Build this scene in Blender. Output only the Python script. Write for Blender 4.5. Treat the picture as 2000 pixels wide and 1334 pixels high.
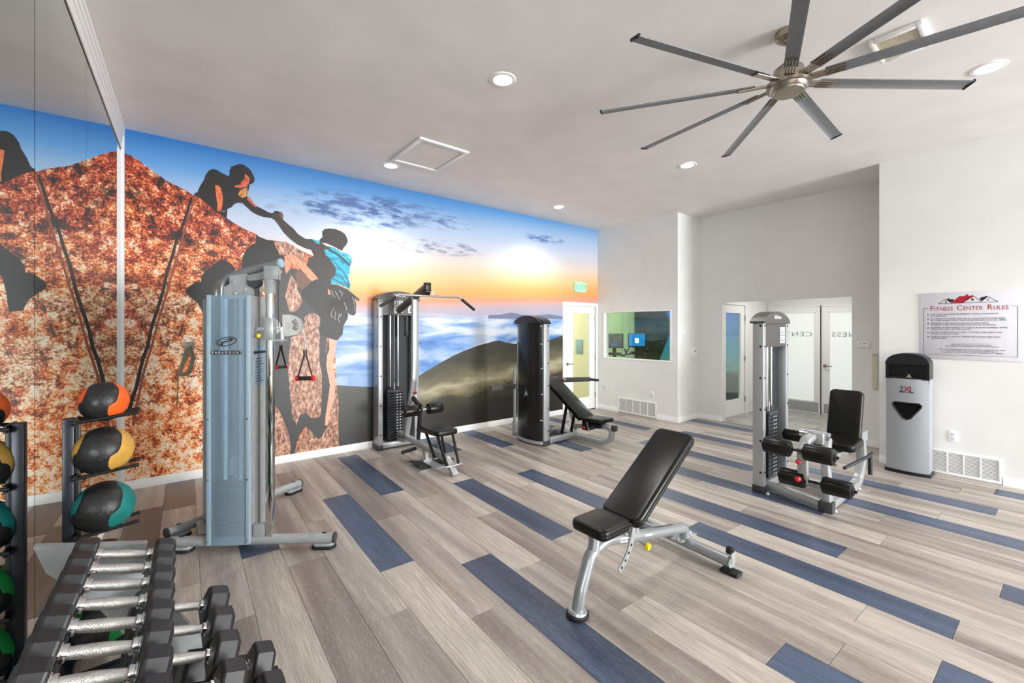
import bpy, bmesh, math, random
from mathutils import Vector as V, Matrix as M
from mathutils.geometry import tessellate_polygon
random.seed(7)
for o in list(bpy.data.objects): bpy.data.objects.remove(o)
SC = bpy.context.scene
COL = SC.collection
R = math.radians

# ------------------------------------------------------------------ camera
CAM_H = 1.589
cam_data = bpy.data.cameras.new('camera')
cam_data.sensor_width = 36.0
cam_data.lens = 843.167 / 2000 * 36.0
cam_data.shift_y = -25.3 / 2000
cam_data.clip_start = 0.02
cam = bpy.data.objects.new('camera', cam_data)
COL.objects.link(cam)
cam.location = (0, 0, CAM_H)
cam.rotation_euler = (R(90), 0, R(-38.624))
SC.camera = cam

# ------------------------------------------------------------------ world, daylight, exposure
world = bpy.data.worlds.new('sky'); SC.world = world
world.use_nodes = True
bg = world.node_tree.nodes['Background']
bg.inputs[0].default_value = (0.86, 0.93, 1.0, 1)
bg.inputs[1].default_value = 1.3
SC.view_settings.view_transform = 'Standard'
SC.view_settings.look = 'None'
SC.view_settings.gamma = 1.0
SC.view_settings.use_curve_mapping = False
SC.view_settings.exposure = 0.14

def area_light(name, loc, rot, sx, sy, power, color=(1, 1, 1)):
    d = bpy.data.lights.new(name, 'AREA'); d.shape = 'RECTANGLE'
    d.size = sx; d.size_y = sy; d.energy = power; d.color = color
    o = bpy.data.objects.new(name, d); COL.objects.link(o)
    o.location = loc; o.rotation_euler = rot
    return o
# daylight coming in through the windows of the wall behind the camera (that wall stands at y = -8)
for wx, pw in ((3.15, 140), (5.4, 880)):
    area_light('window_daylight', (wx, -7.93, 1.85), (R(90), 0, 0), 1.8, 2.3, pw, (0.97, 0.985, 1.0))
# rooms beyond the inner window and the glazed doors
area_light('cardio_room_light', (8.6, 5.4, 2.75), (0, 0, 0), 1.2, 1.2, 55, (0.95, 1.0, 0.95))
area_light('corridor_light', (5.8, 7.2, 2.7), (0, 0, 0), 1.0, 1.0, 42, (1.0, 0.97, 0.9))
area_light('entry_light', (8.4, 2.6, 2.42), (0, 0, 0), 0.5, 0.5, 14, (1.0, 0.97, 0.94))

# ------------------------------------------------------------------ materials
def lin(c):
    return tuple(((v / 255) / 12.92 if v / 255 <= 0.04045 else ((v / 255 + 0.055) / 1.055) ** 2.4) for v in c) + (1.0,)
MATS = {}
def new_mat(name):
    m = bpy.data.materials.new(name); m.use_nodes = True
    nt = m.node_tree
    MATS[name] = m
    return m, nt, nt.nodes['Principled BSDF']
def nd(nt, t, **kw):
    n = nt.nodes.new(t)
    for k, v in kw.items(): setattr(n, k, v)
    return n
def ramp(nt, fac, stops, interp='LINEAR'):
    r = nd(nt, 'ShaderNodeValToRGB'); r.color_ramp.interpolation = interp
    e = r.color_ramp.elements
    while len(e) < len(stops): e.new(0.5)
    for i, (p, c) in enumerate(stops):
        e[i].position = p; e[i].color = lin(c) if len(c) == 3 else c
    nt.links.new(fac, r.inputs[0])
    return r.outputs[0]
def noise(nt, vec, scale, detail=3, rough=0.55, dist=0.0):
    n = nd(nt, 'ShaderNodeTexNoise'); n.inputs['Scale'].default_value = scale
    n.inputs['Detail'].default_value = detail; n.inputs['Roughness'].default_value = rough
    n.inputs['Distortion'].default_value = dist
    if vec: nt.links.new(vec, n.inputs['Vector'])
    return n.outputs['Fac']
def mapping(nt, vec, scale=(1, 1, 1), loc=(0, 0, 0), rot=(0, 0, 0)):
    n = nd(nt, 'ShaderNodeMapping')
    n.inputs['Scale'].default_value = scale; n.inputs['Location'].default_value = loc; n.inputs['Rotation'].default_value = rot
    nt.links.new(vec, n.inputs['Vector'])
    return n.outputs[0]
def math_(nt, op, a, b=None, clamp=False):
    n = nd(nt, 'ShaderNodeMath', operation=op); n.use_clamp = clamp
    for i, x in enumerate((a, b)):
        if x is None: continue
        if isinstance(x, (int, float)): n.inputs[i].default_value = x
        else: nt.links.new(x, n.inputs[i])
    return n.outputs[0]
def mix(nt, fac, a, b, mode='MIX'):
    n = nd(nt, 'ShaderNodeMix', data_type='RGBA', blend_type=mode)
    if isinstance(fac, (int, float)): n.inputs[0].default_value = fac
    else: nt.links.new(fac, n.inputs[0])
    for i, x in ((6, a), (7, b)):
        if isinstance(x, tuple): n.inputs[i].default_value = lin(x) if len(x) == 3 else x
        else: nt.links.new(x, n.inputs[i])
    return n.outputs[2]
def objcoord(nt): return nd(nt, 'ShaderNodeTexCoord').outputs['Object']
def position(nt): return nd(nt, 'ShaderNodeNewGeometry').outputs['Position']
def bump(nt, bsdf, h, strength, dist=0.002):
    b = nd(nt, 'ShaderNodeBump'); b.inputs['Strength'].default_value = strength; b.inputs['Distance'].default_value = dist
    nt.links.new(h, b.inputs['Height']); nt.links.new(b.outputs[0], bsdf.inputs['Normal'])

def plain(name, c, rough=0.5, metal=0.0, var=0.06, scale=18, bmp=0.0, bscale=200, coat=0.0, spec=0.5, emit=None, emit_s=0):
    m, nt, b = new_mat(name)
    p = objcoord(nt)
    n = noise(nt, p, scale, 3)
    dk = tuple(v * (1 - var) for v in c); lt = tuple(min(255, v * (1 + var)) for v in c)
    nt.links.new(ramp(nt, n, [(0.3, dk), (0.7, lt)]), b.inputs['Base Color'])
    b.inputs['Roughness'].default_value = rough; b.inputs['Metallic'].default_value = metal
    b.inputs['Coat Weight'].default_value = coat; b.inputs['Specular IOR Level'].default_value = spec
    if bmp: bump(nt, b, noise(nt, p, bscale, 2), bmp)
    if emit: b.inputs['Emission Color'].default_value = lin(emit); b.inputs['Emission Strength'].default_value = emit_s
    return m
plain('wall', (234, 234, 232), 0.85, var=0.012, scale=3, bmp=0.12, bscale=160)
plain('trim', (244, 244, 243), 0.45, var=0.01)
m = plain('ceiling', (236, 233, 231), 0.95, var=0.02, scale=2, bmp=0.5, bscale=70)
plain('steel', (180, 183, 184), 0.36, 0.5, 0.012)
plain('silver', (164, 168, 171), 0.32, 0.55, 0.012)
plain('darkgrey', (62, 62, 64), 0.5, 0.1, 0.08)
plain('capgrey', (80, 78, 76), 0.45, 0.1, 0.06)
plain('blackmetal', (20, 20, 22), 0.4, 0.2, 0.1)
plain('plate', (44, 46, 50), 0.55, 0.2, 0.1)
plain('rubber', (24, 24, 25), 0.6, 0.0, 0.12, bmp=0.2, bscale=300)
plain('hexrubber', (30, 29, 31), 0.40, 0.0, 0.10, scale=9, bmp=0.1, bscale=240)
plain('vinyl', (15, 15, 10), 0.32, 0.0, 0.2, scale=7, bmp=0.10, bscale=90, spec=0.32)
plain('shroud', (22, 23, 24), 0.25, 0.0, 0.1)
plain('chrome', (225, 226, 228), 0.08, 1.0, 0.02)
plain('knurl', (190, 188, 185), 0.38, 1.0, 0.06, bmp=0.8, bscale=380)
plain('nickel', (170, 160, 148), 0.25, 0.9, 0.04)
plain('blade', (122, 124, 127), 0.45, 0.25, 0.04)
plain('red', (205, 20, 25), 0.3, coat=0.4)
plain('yellow', (240, 215, 20), 0.35)
plain('ink', (32, 32, 36), 0.6)
plain('inkred', (165, 16, 36), 0.6)
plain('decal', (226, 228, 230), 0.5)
plain('decalblue', (128, 150, 166), 0.5, var=0.15, scale=60)
plain('signboard', (214, 214, 222), 0.35, var=0.01)
plain('gunmetal', (28, 32, 42), 0.35, 0.4, 0.06)
plain('rackgrey', (160, 164, 164), 0.45, 0.2, 0.05)
plain('orange', (240, 92, 20), 0.45, bmp=0.15, bscale=150)
plain('mustard', (196, 148, 64), 0.45, bmp=0.15, bscale=150)
plain('tealrubber', (10, 112, 108), 0.45, bmp=0.15, bscale=150)
plain('green', (12, 130, 62), 0.45, bmp=0.15, bscale=150)
plain('binsilver', (166, 171, 177), 0.34, 0.3, 0.006)
plain('binblack', (18, 19, 24), 0.35, 0.0, 0.08)
plain('cavity', (9, 9, 10), 0.8, 0, 0.05)
plain('beige', (214, 206, 184), 0.6)
plain('paleyellow', (240, 234, 204), 0.9, var=0.02)
plain('palegreen', (176, 205, 150), 0.9, var=0.03)
plain('noticeblue', (150, 176, 190), 0.6)
plain('strap', (52, 50, 44), 0.8)
plain('brassgrey', (128, 122, 100), 0.6)
plain('lamp', (255, 250, 240), 0.4, emit=(255, 246, 232), emit_s=22)
plain('screen', (12, 90, 140), 0.2, emit=(10, 120, 190), emit_s=0.8)
plain('screendim', (70, 74, 84), 0.2, var=0.25, scale=9, emit=(70, 80, 95), emit_s=0.25)
plain('screenwhite', (240, 240, 235), 0.3, emit=(240, 240, 230), emit_s=0.8)
plain('exitgreen', (190, 236, 212), 0.4, emit=(120, 235, 175), emit_s=0.12)
plain('exitink', (96, 214, 156), 0.4, emit=(60, 210, 140), emit_s=0.25)
plain('coverrail', (158, 178, 192), 0.4, 0.1, 0.02)
plain('rubberwhite', (200, 200, 196), 0.5)
# knurled ball rubber
m, nt, b = new_mat('ballblack')
vn = nd(nt, 'ShaderNodeTexVoronoi'); vn.inputs['Scale'].default_value = 75
nt.links.new(objcoord(nt), vn.inputs['Vector'])
nt.links.new(ramp(nt, vn.outputs['Distance'], [(0.0, (48, 46, 45)), (0.5, (26, 25, 26))]), b.inputs['Base Color'])
b.inputs['Roughness'].default_value = 0.45
bump(nt, b, vn.outputs['Distance'], 0.5, -0.0015)

# mirror, glass
m, nt, b = new_mat('mirror')
b.inputs['Base Color'].default_value = (0.60, 0.655, 0.64, 1); b.inputs['Metallic'].default_value = 1; b.inputs['Roughness'].default_value = 0.0
n = noise(nt, position(nt), 2.0, 2)
nt.links.new(ramp(nt, n, [(0.3, (0.58, 0.64, 0.62, 1)), (0.7, (0.62, 0.67, 0.655, 1))]), b.inputs['Base Color'])
def glass(name, tint, rough=0.0, refl=0.1):
    m = bpy.data.materials.new(name); m.use_nodes = True; MATS[name] = m
    nt = m.node_tree; nt.nodes.clear()
    out = nd(nt, 'ShaderNodeOutputMaterial'); mx = nd(nt, 'ShaderNodeMixShader')
    tr = nd(nt, 'ShaderNodeBsdfTransparent'); gl = nd(nt, 'ShaderNodeBsdfGlossy')
    tr.inputs[0].default_value = tint; gl.inputs['Roughness'].default_value = rough
    lw = nd(nt, 'ShaderNodeLayerWeight'); lw.inputs['Blend'].default_value = 0.5
    f5 = math_(nt, 'POWER', lw.outputs['Facing'], 4.0)
    nt.links.new(math_(nt, 'ADD', math_(nt, 'MULTIPLY', f5, 0.8), refl * 0.5, True), mx.inputs[0])
    nt.links.new(tr.outputs[0], mx.inputs[1]); nt.links.new(gl.outputs[0], mx.inputs[2])
    nt.links.new(mx.outputs[0], out.inputs[0])
glass('glass', (0.90, 0.95, 0.92, 1))
# translucent smoky-blue polycarbonate of the cable tower cover
m = bpy.data.materials.new('polycarb'); m.use_nodes = True; MATS['polycarb'] = m
nt = m.node_tree; b = nt.nodes['Principled BSDF']
out = nt.nodes['Material Output']
nt.links.new(ramp(nt, noise(nt, objcoord(nt), 3, 2), [(0.3, (186, 206, 222)), (0.7, (196, 214, 228))]), b.inputs['Base Color'])
b.inputs['Roughness'].default_value = 0.3
tr = nd(nt, 'ShaderNodeBsdfTransparent'); tr.inputs[0].default_value = (0.80, 0.89, 0.95, 1)
mx = nd(nt, 'ShaderNodeMixShader'); mx.inputs[0].default_value = 0.26
nt.links.new(tr.outputs[0], mx.inputs[1]); nt.links.new(b.outputs[0], mx.inputs[2]); nt.links.new(mx.outputs[0], out.inputs[0])
# frosted door glass
m = bpy.data.materials.new('frosted'); m.use_nodes = True; MATS['frosted'] = m
nt = m.node_tree; b = nt.nodes['Principled BSDF']; out = nt.nodes['Material Output']
nt.links.new(ramp(nt, noise(nt, objcoord(nt), 40, 3), [(0.3, (240, 238, 230)), (0.7, (248, 246, 240))]), b.inputs['Base Color'])
b.inputs['Roughness'].default_value = 0.4
tl = nd(nt, 'ShaderNodeBsdfTranslucent'); tl.inputs[0].default_value = (0.97, 0.96, 0.92, 1)
mx = nd(nt, 'ShaderNodeMixShader'); mx.inputs[0].default_value = 0.7
nt.links.new(b.outputs[0], mx.inputs[1]); nt.links.new(tl.outputs[0], mx.inputs[2]); nt.links.new(mx.outputs[0], out.inputs[0])

# floor planks
def plank_mat(name, lo, hi, streak_d, streak_l, rough):
    m, nt, b = new_mat(name)
    oi = nd(nt, 'ShaderNodeObjectInfo')
    tc = objcoord(nt)
    cmb = nd(nt, 'ShaderNodeCombineXYZ')
    off = math_(nt, 'MULTIPLY', oi.outputs['Random'], 37.0)
    for i in range(3): nt.links.new(off, cmb.inputs[i])
    va = nd(nt, 'ShaderNodeVectorMath', operation='ADD'); nt.links.new(tc, va.inputs[0]); nt.links.new(cmb.outputs[0], va.inputs[1])
    v = va.outputs[0]
    broad = noise(nt, mapping(nt, v, (8.5, 0.55, 1)), 1.0, 2, 0.5)
    fine = noise(nt, mapping(nt, v, (170, 5, 1)), 1.0, 4, 0.65)
    dash = noise(nt, mapping(nt, v, (420, 26, 1)), 1.0, 2, 0.5)
    f = math_(nt, 'ADD', math_(nt, 'MULTIPLY', broad, 0.85), math_(nt, 'MULTIPLY', oi.outputs['Random'], 0.22))
    c = ramp(nt, f, [(0.36, lo), (0.70, hi)])
    c = mix(nt, math_(nt, 'MULTIPLY', ramp(nt, fine, [(0.42, (255, 255, 255)), (0.62, (0, 0, 0))]), 0.5), c, streak_d)
    c = mix(nt, math_(nt, 'MULTIPLY', ramp(nt, dash, [(0.55, (0, 0, 0)), (0.72, (255, 255, 255))]), 0.4), c, streak_l)
    nt.links.new(c, b.inputs['Base Color'])
    b.inputs['Roughness'].default_value = rough
    bump(nt, b, fine, 0.08, 0.001)
plank_mat('plank_taupe', (130, 119, 113), (206, 197, 186), (124, 113, 106), (212, 204, 194), 0.36)
plank_mat('plank_blue', (54, 64, 86), (86, 101, 128), (44, 52, 70), (132, 146, 164), 0.38)
plank_mat('plank_brown', (92, 84, 80), (120, 110, 104), (80, 72, 68), (140, 130, 122), 0.38)
plain('subfloor', (104, 94, 86), 0.8)
# entry tile
m, nt, b = new_mat('tile')
nt.links.new(ramp(nt, noise(nt, mapping(nt, position(nt), (2, 12, 1)), 1.5, 4), [(0.3, (146, 144, 138)), (0.7, (182, 179, 172))]), b.inputs['Base Color'])
b.inputs['Roughness'].default_value = 0.4

# ------- mural print materials (flat print, wall coordinates)
def sepxyz(nt, v):
    s = nd(nt, 'ShaderNodeSeparateXYZ'); nt.links.new(v, s.inputs[0]); return s.outputs
m, nt, b = new_mat('m_sky')
P = position(nt); s = sepxyz(nt, P)
zz = math_(nt, 'ADD', s[2], math_(nt, 'MULTIPLY', s[0], -0.05))
zn = math_(nt, 'DIVIDE', math_(nt, 'SUBTRACT', zz, 1.4), 2.15)
sky = ramp(nt, zn, [(0.0, (150, 180, 220)), (0.155, (196, 176, 184)), (0.20, (232, 160, 128)), (0.265, (247, 172, 96)), (0.36, (248, 200, 146)), (0.47, (232, 218, 206)), (0.60, (205, 212, 230)), (0.74, (166, 194, 226)), (0.87, (92, 154, 214)), (0.99, (34, 112, 186))])
# clouds: patches of flat dark cloud
def cloud(cx, cz, rx, rz, tilt, seed, thr, color, base):
    ve = mapping(nt, P, (1, 1, 1), (-cx, 0, -cz))
    q = sepxyz(nt, ve)
    zt = math_(nt, 'ADD', q[2], math_(nt, 'MULTIPLY', q[0], tilt))
    d = math_(nt, 'ADD', math_(nt, 'POWER', math_(nt, 'DIVIDE', math_(nt, 'ABSOLUTE', q[0]), rx), 2.0), math_(nt, 'POWER', math_(nt, 'DIVIDE', math_(nt, 'ABSOLUTE', zt), rz), 2.0))
    msk = math_(nt, 'SUBTRACT', 1.0, d, True)
    nn = noise(nt, mapping(nt, P, (2.2, 1, 8.5), (seed, 0, seed)), 1.6, 5, 0.6)
    f = math_(nt, 'MULTIPLY', math_(nt, 'SUBTRACT', nn, thr), 7.0, True)
    f = math_(nt, 'MULTIPLY', math_(nt, 'MULTIPLY', f, math_(nt, 'MULTIPLY', msk, 1.7, True)), 0.95)
    return mix(nt, f, base, color)
sky = cloud(2.05, 3.15, 1.05, 0.26, -0.05, 1.3, 0.44, (66, 100, 160), sky)
sky = cloud(3.0, 3.22, 0.9, 0.2, 0.0, 5.7, 0.50, (98, 126, 176), sky)
sky = cloud(3.1, 2.79, 0.9, 0.13, -0.02, 3.1, 0.47, (132, 140, 168), sky)
sky = cloud(5.3, 3.2, 0.55, 0.10, 0.0, 8.2, 0.44, (96, 128, 188), sky)
sky = cloud(0.75, 3.05, 0.35, 0.10, 0.0, 2.2, 0.45, (150, 166, 200), sky)
# sea of clouds below the horizon
zs = math_(nt, 'POWER', math_(nt, 'MULTIPLY', math_(nt, 'SUBTRACT', 1.95, s[2]), 1.0, True), 0.6)
cs = nd(nt, 'ShaderNodeCombineXYZ'); nt.links.new(math_(nt, 'MULTIPLY', s[0], 0.75), cs.inputs[0]); nt.links.new(math_(nt, 'MULTIPLY', zs, 4.2), cs.inputs[2])
sea_n = noise(nt, cs.outputs[0], 1.5, 6, 0.52, 0.35)
sea_c = ramp(nt, sea_n, [(0.30, (58, 112, 186)), (0.42, (112, 156, 216)), (0.50, (170, 196, 230)), (0.58, (214, 224, 240)), (0.70, (232, 230, 238))])
edge = math_(nt, 'ADD', s[2], math_(nt, 'MULTIPLY', noise(nt, mapping(nt, P, (1.2, 1, 1)), 2.0, 4), 0.06))
sf = math_(nt, 'MULTIPLY', math_(nt, 'SUBTRACT', 1.86, edge), 9.0, True)
c = mix(nt, sf, sky, sea_c)
nt.links.new(c, b.inputs['Base Color']); b.inputs['Roughness'].default_value = 0.42

m, nt, b = new_mat('m_rock')
P = position(nt); s = sepxyz(nt, P)
n6 = noise(nt, P, 6.5, 3, 0.6, 0.6)
n18 = noise(nt, mapping(nt, P, (1, 1, 1), (3, 0, 5)), 17, 3, 0.65, 0.4)
n50 = noise(nt, mapping(nt, P, (1, 1, 1), (7, 0, 1)), 52, 3, 0.7)
val = math_(nt, 'ADD', math_(nt, 'MULTIPLY', n6, 0.8), math_(nt, 'ADD', math_(nt, 'MULTIPLY', n18, 1.05), math_(nt, 'MULTIPLY', n50, 1.1)))
val = math_(nt, 'SUBTRACT', val, math_(nt, 'ADD', 1.0, math_(nt, 'MULTIPLY', math_(nt, 'SUBTRACT', s[2], 1.6), 0.05)))
tan = ramp(nt, val, [(0.20, (34, 20, 14)), (0.34, (112, 58, 34)), (0.44, (198, 118, 68)), (0.54, (234, 184, 136)), (0.66, (250, 238, 220))])
rust = ramp(nt, val, [(0.20, (26, 12, 9)), (0.35, (112, 32, 16)), (0.46, (190, 58, 22)), (0.57, (226, 116, 56)), (0.70, (250, 222, 190))])
orng = ramp(nt, val, [(0.20, (60, 20, 8)), (0.35, (176, 66, 20)), (0.46, (238, 118, 46)), (0.57, (250, 176, 106)), (0.70, (253, 234, 206))])
big = noise(nt, mapping(nt, P, (1, 1, 1), (11, 0, 4)), 1.7, 3, 0.6, 0.5)
fine_hue = noise(nt, mapping(nt, P, (1, 1, 1), (2, 0, 9)), 9, 3, 0.6)
hue = math_(nt, 'ADD', math_(nt, 'ADD', math_(nt, 'MULTIPLY', big, 0.5), math_(nt, 'MULTIPLY', fine_hue, 0.6)), math_(nt, 'MULTIPLY', math_(nt, 'SUBTRACT', s[2], 1.7), 0.09))
c = mix(nt, ramp(nt, hue, [(0.53, (0, 0, 0)), (0.60, (255, 255, 255))]), tan, rust)
hue2 = math_(nt, 'SUBTRACT', math_(nt, 'ADD', math_(nt, 'MULTIPLY', noise(nt, mapping(nt, P, (1, 1, 1), (6, 0, 6)), 2.2, 3), 0.6), math_(nt, 'MULTIPLY', noise(nt, mapping(nt, P, (1, 1, 1), (1, 0, 3)), 11, 3), 0.5)), math_(nt, 'MULTIPLY', math_(nt, 'SUBTRACT', s[2], 0.9), 0.06))
c = mix(nt, math_(nt, 'MULTIPLY', ramp(nt, hue2, [(0.47, (0, 0, 0)), (0.55, (255, 255, 255))]), 0.85), c, orng)
nt.links.new(c, b.inputs['Base Color']); b.inputs['Roughness'].default_value = 0.42

m, nt, b = new_mat('m_pink')
P = position(nt)
fin = noise(nt, mapping(nt, P, (1.6, 1, 0.8), (0, 0, 0), (0, R(20), 0)), 26, 4, 0.7)
c = ramp(nt, fin, [(0.32, (70, 52, 48)), (0.43, (140, 92, 76)), (0.52, (190, 138, 112)), (0.62, (226, 186, 156)), (0.72, (244, 226, 204))])
nt.links.new(c, b.inputs['Base Color']); b.inputs['Roughness'].default_value = 0.42

m, nt, b = new_mat('m_hill')
P = position(nt); s = sepxyz(nt, P)
band = math_(nt, 'SUBTRACT', s[2], math_(nt, 'ADD', math_(nt, 'MULTIPLY', s[0], 0.10), 0.33))
wob = math_(nt, 'ADD', band, math_(nt, 'MULTIPLY', math_(nt, 'SUBTRACT', noise(nt, mapping(nt, P, (1.2, 1, 3)), 2, 4), 0.5), 0.35))
c = ramp(nt, math_(nt, 'ADD', wob, 0.5), [(0.14, (38, 36, 29)), (0.36, (70, 66, 48)), (0.44, (140, 132, 100)), (0.55, (190, 182, 150)), (0.66, (126, 119, 92)), (0.80, (88, 85, 68)), (0.95, (68, 67, 56))])
left = math_(nt, 'MULTIPLY', math_(nt, 'SUBTRACT', 2.9, s[0]), 1.6, True)
lz = ramp(nt, math_(nt, 'DIVIDE', s[2], 1.2), [(0.1, (46, 46, 44)), (0.45, (70, 70, 62)), (0.7, (78, 80, 74)), (0.95, (92, 94, 94))])
c = mix(nt, left, c, lz)
g = noise(nt, mapping(nt, P, (3, 1, 10)), 4, 4)
c = mix(nt, math_(nt, 'MULTIPLY', g, 0.25), c, (30, 30, 24))
nt.links.new(c, b.inputs['Base Color']); b.inputs['Roughness'].default_value = 0.42
for k, c, v in (('far', (122, 128, 156), .08), ('dark', (26, 24, 22), .1), ('dusk', (64, 63, 63), .1), ('skin', (218, 146, 110), .14), ('skinl', (236, 178, 150), .1), ('skinb', (112, 78, 64), .12),
                ('short', (40, 38, 37), .16), ('body', (48, 39, 33), .12), ('hair', (34, 26, 21), .35), ('tealdark', (12, 70, 88), .1), ('gear', (158, 154, 150), .1),
                ('black', (20, 16, 14), .15), ('lit', (238, 110, 66), .2), ('face', (196, 86, 60), .3), ('beard', (176, 120, 62), .4), ('rope', (140, 72, 46), .15)):
    plain('m_' + k, c, 0.45, var=v, scale=26)
m, nt, b = new_mat('m_teal')
P = position(nt)
w = noise(nt, mapping(nt, P, (3.5, 0, 16), (0, 0, 0), (0, R(-38), 0)), 1.0, 4, 0.6, 0.5)
nt.links.new(ramp(nt, w, [(0.34, (6, 70, 90)), (0.44, (14, 150, 182)), (0.60, (26, 180, 206)), (0.74, (120, 216, 220))]), b.inputs['Base Color'])
b.inputs['Roughness'].default_value = 0.45
# mural of the cardio room (seen through the inner window)
m, nt, b = new_mat('m_cardio')
P = position(nt); s = sepxyz(nt, P)
skyc = ramp(nt, math_(nt, 'DIVIDE', s[2], 2.8), [(0.0, (40, 38, 34)), (0.20, (44, 42, 38)), (0.24, (96, 150, 140)), (0.40, (40, 140, 170)), (0.62, (20, 104, 190)), (0.80, (24, 96, 196)), (0.95, (150, 112, 96))])
drk = ramp(nt, math_(nt, 'ADD', math_(nt, 'DIVIDE', s[2], 2.8), math_(nt, 'MULTIPLY', noise(nt, mapping(nt, P, (1, .6, 3)), 2, 4), 0.08)), [(0.42, (26, 30, 18)), (0.50, (34, 42, 40)), (0.62, (50, 66, 78)), (0.78, (58, 68, 78)), (0.84, (92, 74, 56))])
line = math_(nt, 'ADD', s[1], math_(nt, 'MULTIPLY', math_(nt, 'ABSOLUTE', math_(nt, 'SUBTRACT', s[2], 1.62)), -0.42))
c = mix(nt, math_(nt, 'MULTIPLY', math_(nt, 'SUBTRACT', line, 5.88), 40, True), skyc, drk)
nt.links.new(c, b.inputs['Base Color']); b.inputs['Roughness'].default_value = 0.5

# ------------------------------------------------------------------ mesh helpers
class MB:
    def __init__(self): self.bm = bmesh.new()
    def _x(self, vs, T):
        if T is not None: bmesh.ops.transform(self.bm, matrix=T, verts=vs)
    def box(self, c, s, T=None, bev=0.0, rot=None, seg=2):
        r = bmesh.ops.create_cube(self.bm, size=1.0)
        vs = r['verts']
        bmesh.ops.transform(self.bm, matrix=M.Diagonal((s[0], s[1], s[2], 1)), verts=vs)
        if bev > 0:
            ed = list({e for v in vs for e in v.link_edges})
            b = bmesh.ops.bevel(self.bm, geom=ed, offset=min(bev, min(s) * 0.49), segments=seg, profile=0.5, affect='EDGES', clamp_overlap=True)
            vs = list({v for f in b['faces'] for v in f.verts} | {v for v in vs if v.is_valid})
            vs = self._island(vs)
        Q = M.Translation(c) @ (rot.to_4x4() if rot is not None else M.Identity(4))
        self._x(vs, Q if T is None else T @ Q)
        return self
    def _island(self, vs):
        seen = set(vs); st = list(vs)
        while st:
            v = st.pop()
            for e in v.link_edges:
                o = e.other_vert(v)
                if o not in seen: seen.add(o); st.append(o)
        return list(seen)
    def lo_hi(self, a, b, bev=0.0, T=None):
        a, b = V(a), V(b)
        return self.box((a + b) / 2, b - a, T, bev)
    def cyl(self, p0, p1, r, r2=None, seg=20, T=None):
        p0, p1 = V(p0), V(p1); d = p1 - p0; L = d.length
        q = d.to_track_quat('Z', 'Y').to_matrix().to_4x4()
        c = bmesh.ops.create_cone(self.bm, cap_ends=True, segments=seg, radius1=r, radius2=r if r2 is None else r2, depth=L)
        Q = M.Translation((p0 + p1) / 2) @ q
        self._x(c['verts'], Q if T is None else T @ Q)
        return self
    def sph(self, c, r, seg=16, sc=(1, 1, 1), T=None):
        s = bmesh.ops.create_uvsphere(self.bm, u_segments=seg, v_segments=max(6, seg // 2 + 2), radius=r)
        Q = M.Translation(c) @ M.Diagonal((sc[0], sc[1], sc[2], 1))
        self._x(s['verts'], Q if T is None else T @ Q)
        return self
    def lathe(self, prof, seg=24, T=None):
        rings = []
        for r, z in prof:
            rings.append([self.bm.verts.new((r * math.cos(2 * math.pi * i / seg), r * math.sin(2 * math.pi * i / seg), z)) for i in range(seg)])
        for a, b in zip(rings, rings[1:]):
            for i in range(seg): self.bm.faces.new((a[i], a[(i + 1) % seg], b[(i + 1) % seg], b[i]))
        self.bm.faces.new(rings[0][::-1]); self.bm.faces.new(rings[-1])
        self._x([v for r in rings for v in r], T)
        return self
    def prism(self, poly, t0, t1, T=None):
        a = [self.bm.verts.new((x, y, t0)) for x, y in poly]; b = [self.bm.verts.new((x, y, t1)) for x, y in poly]
        n = len(poly)
        self.bm.faces.new(a[::-1]); self.bm.faces.new(b)
        for i in range(n): self.bm.faces.new((a[i], a[(i + 1) % n], b[(i + 1) % n], b[i]))
        self._x(a + b, T)
        return self
    def sweep(self, pts, prof, up=(0, 0, 1), cap=True, closed=False, T=None):
        pts = [V(p) for p in pts]; n = len(pts); rings = []; up = V(up)
        tans = []
        for i in range(n):
            if closed: t = (pts[(i + 1) % n] - pts[i - 1])
            elif i == 0: t = pts[1] - pts[0]
            elif i == n - 1: t = pts[-1] - pts[-2]
            else: t = (pts[i + 1] - pts[i]).normalized() + (pts[i] - pts[i - 1]).normalized()
            tans.append(t.normalized())
        side = tans[0].cross(up)
        if side.length < 1e-4: side = tans[0].cross(V((1, 0, 0)))
        side.normalize()
        for i in range(n):
            t = tans[i]
            side = (side - t * side.dot(t)).normalized()
            u = side.cross(t)
            k = 1.0
            rings.append([self.bm.verts.new(pts[i] + side * x * k + u * y) for x, y in prof])
        m = len(prof)
        rng = range(n) if closed else range(n - 1)
        for i in rng:
            a, b = rings[i], rings[(i + 1) % n]
            for j in range(m): self.bm.faces.new((a[j], a[(j + 1) % m], b[(j + 1) % m], b[j]))
        if cap and not closed:
            self.bm.faces.new(rings[0][::-1]); self.bm.faces.new(rings[-1])
        self._x([v for r in rings for v in r], T)
        return self
    def tube(self, pts, r, seg=12, **k):
        return self.sweep(pts, [(r * math.cos(2 * math.pi * i / seg), r * math.sin(2 * math.pi * i / seg)) for i in range(seg)], **k)
    def oval(self, pts, a, b, seg=16, **k):
        return self.sweep(pts, [(a * math.cos(2 * math.pi * i / seg), b * math.sin(2 * math.pi * i / seg)) for i in range(seg)], **k)
    def rect(self, pts, w, h, r=0.008, **k):
        return self.sweep(pts, rrect(w, h, r, 2), **k)
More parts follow.
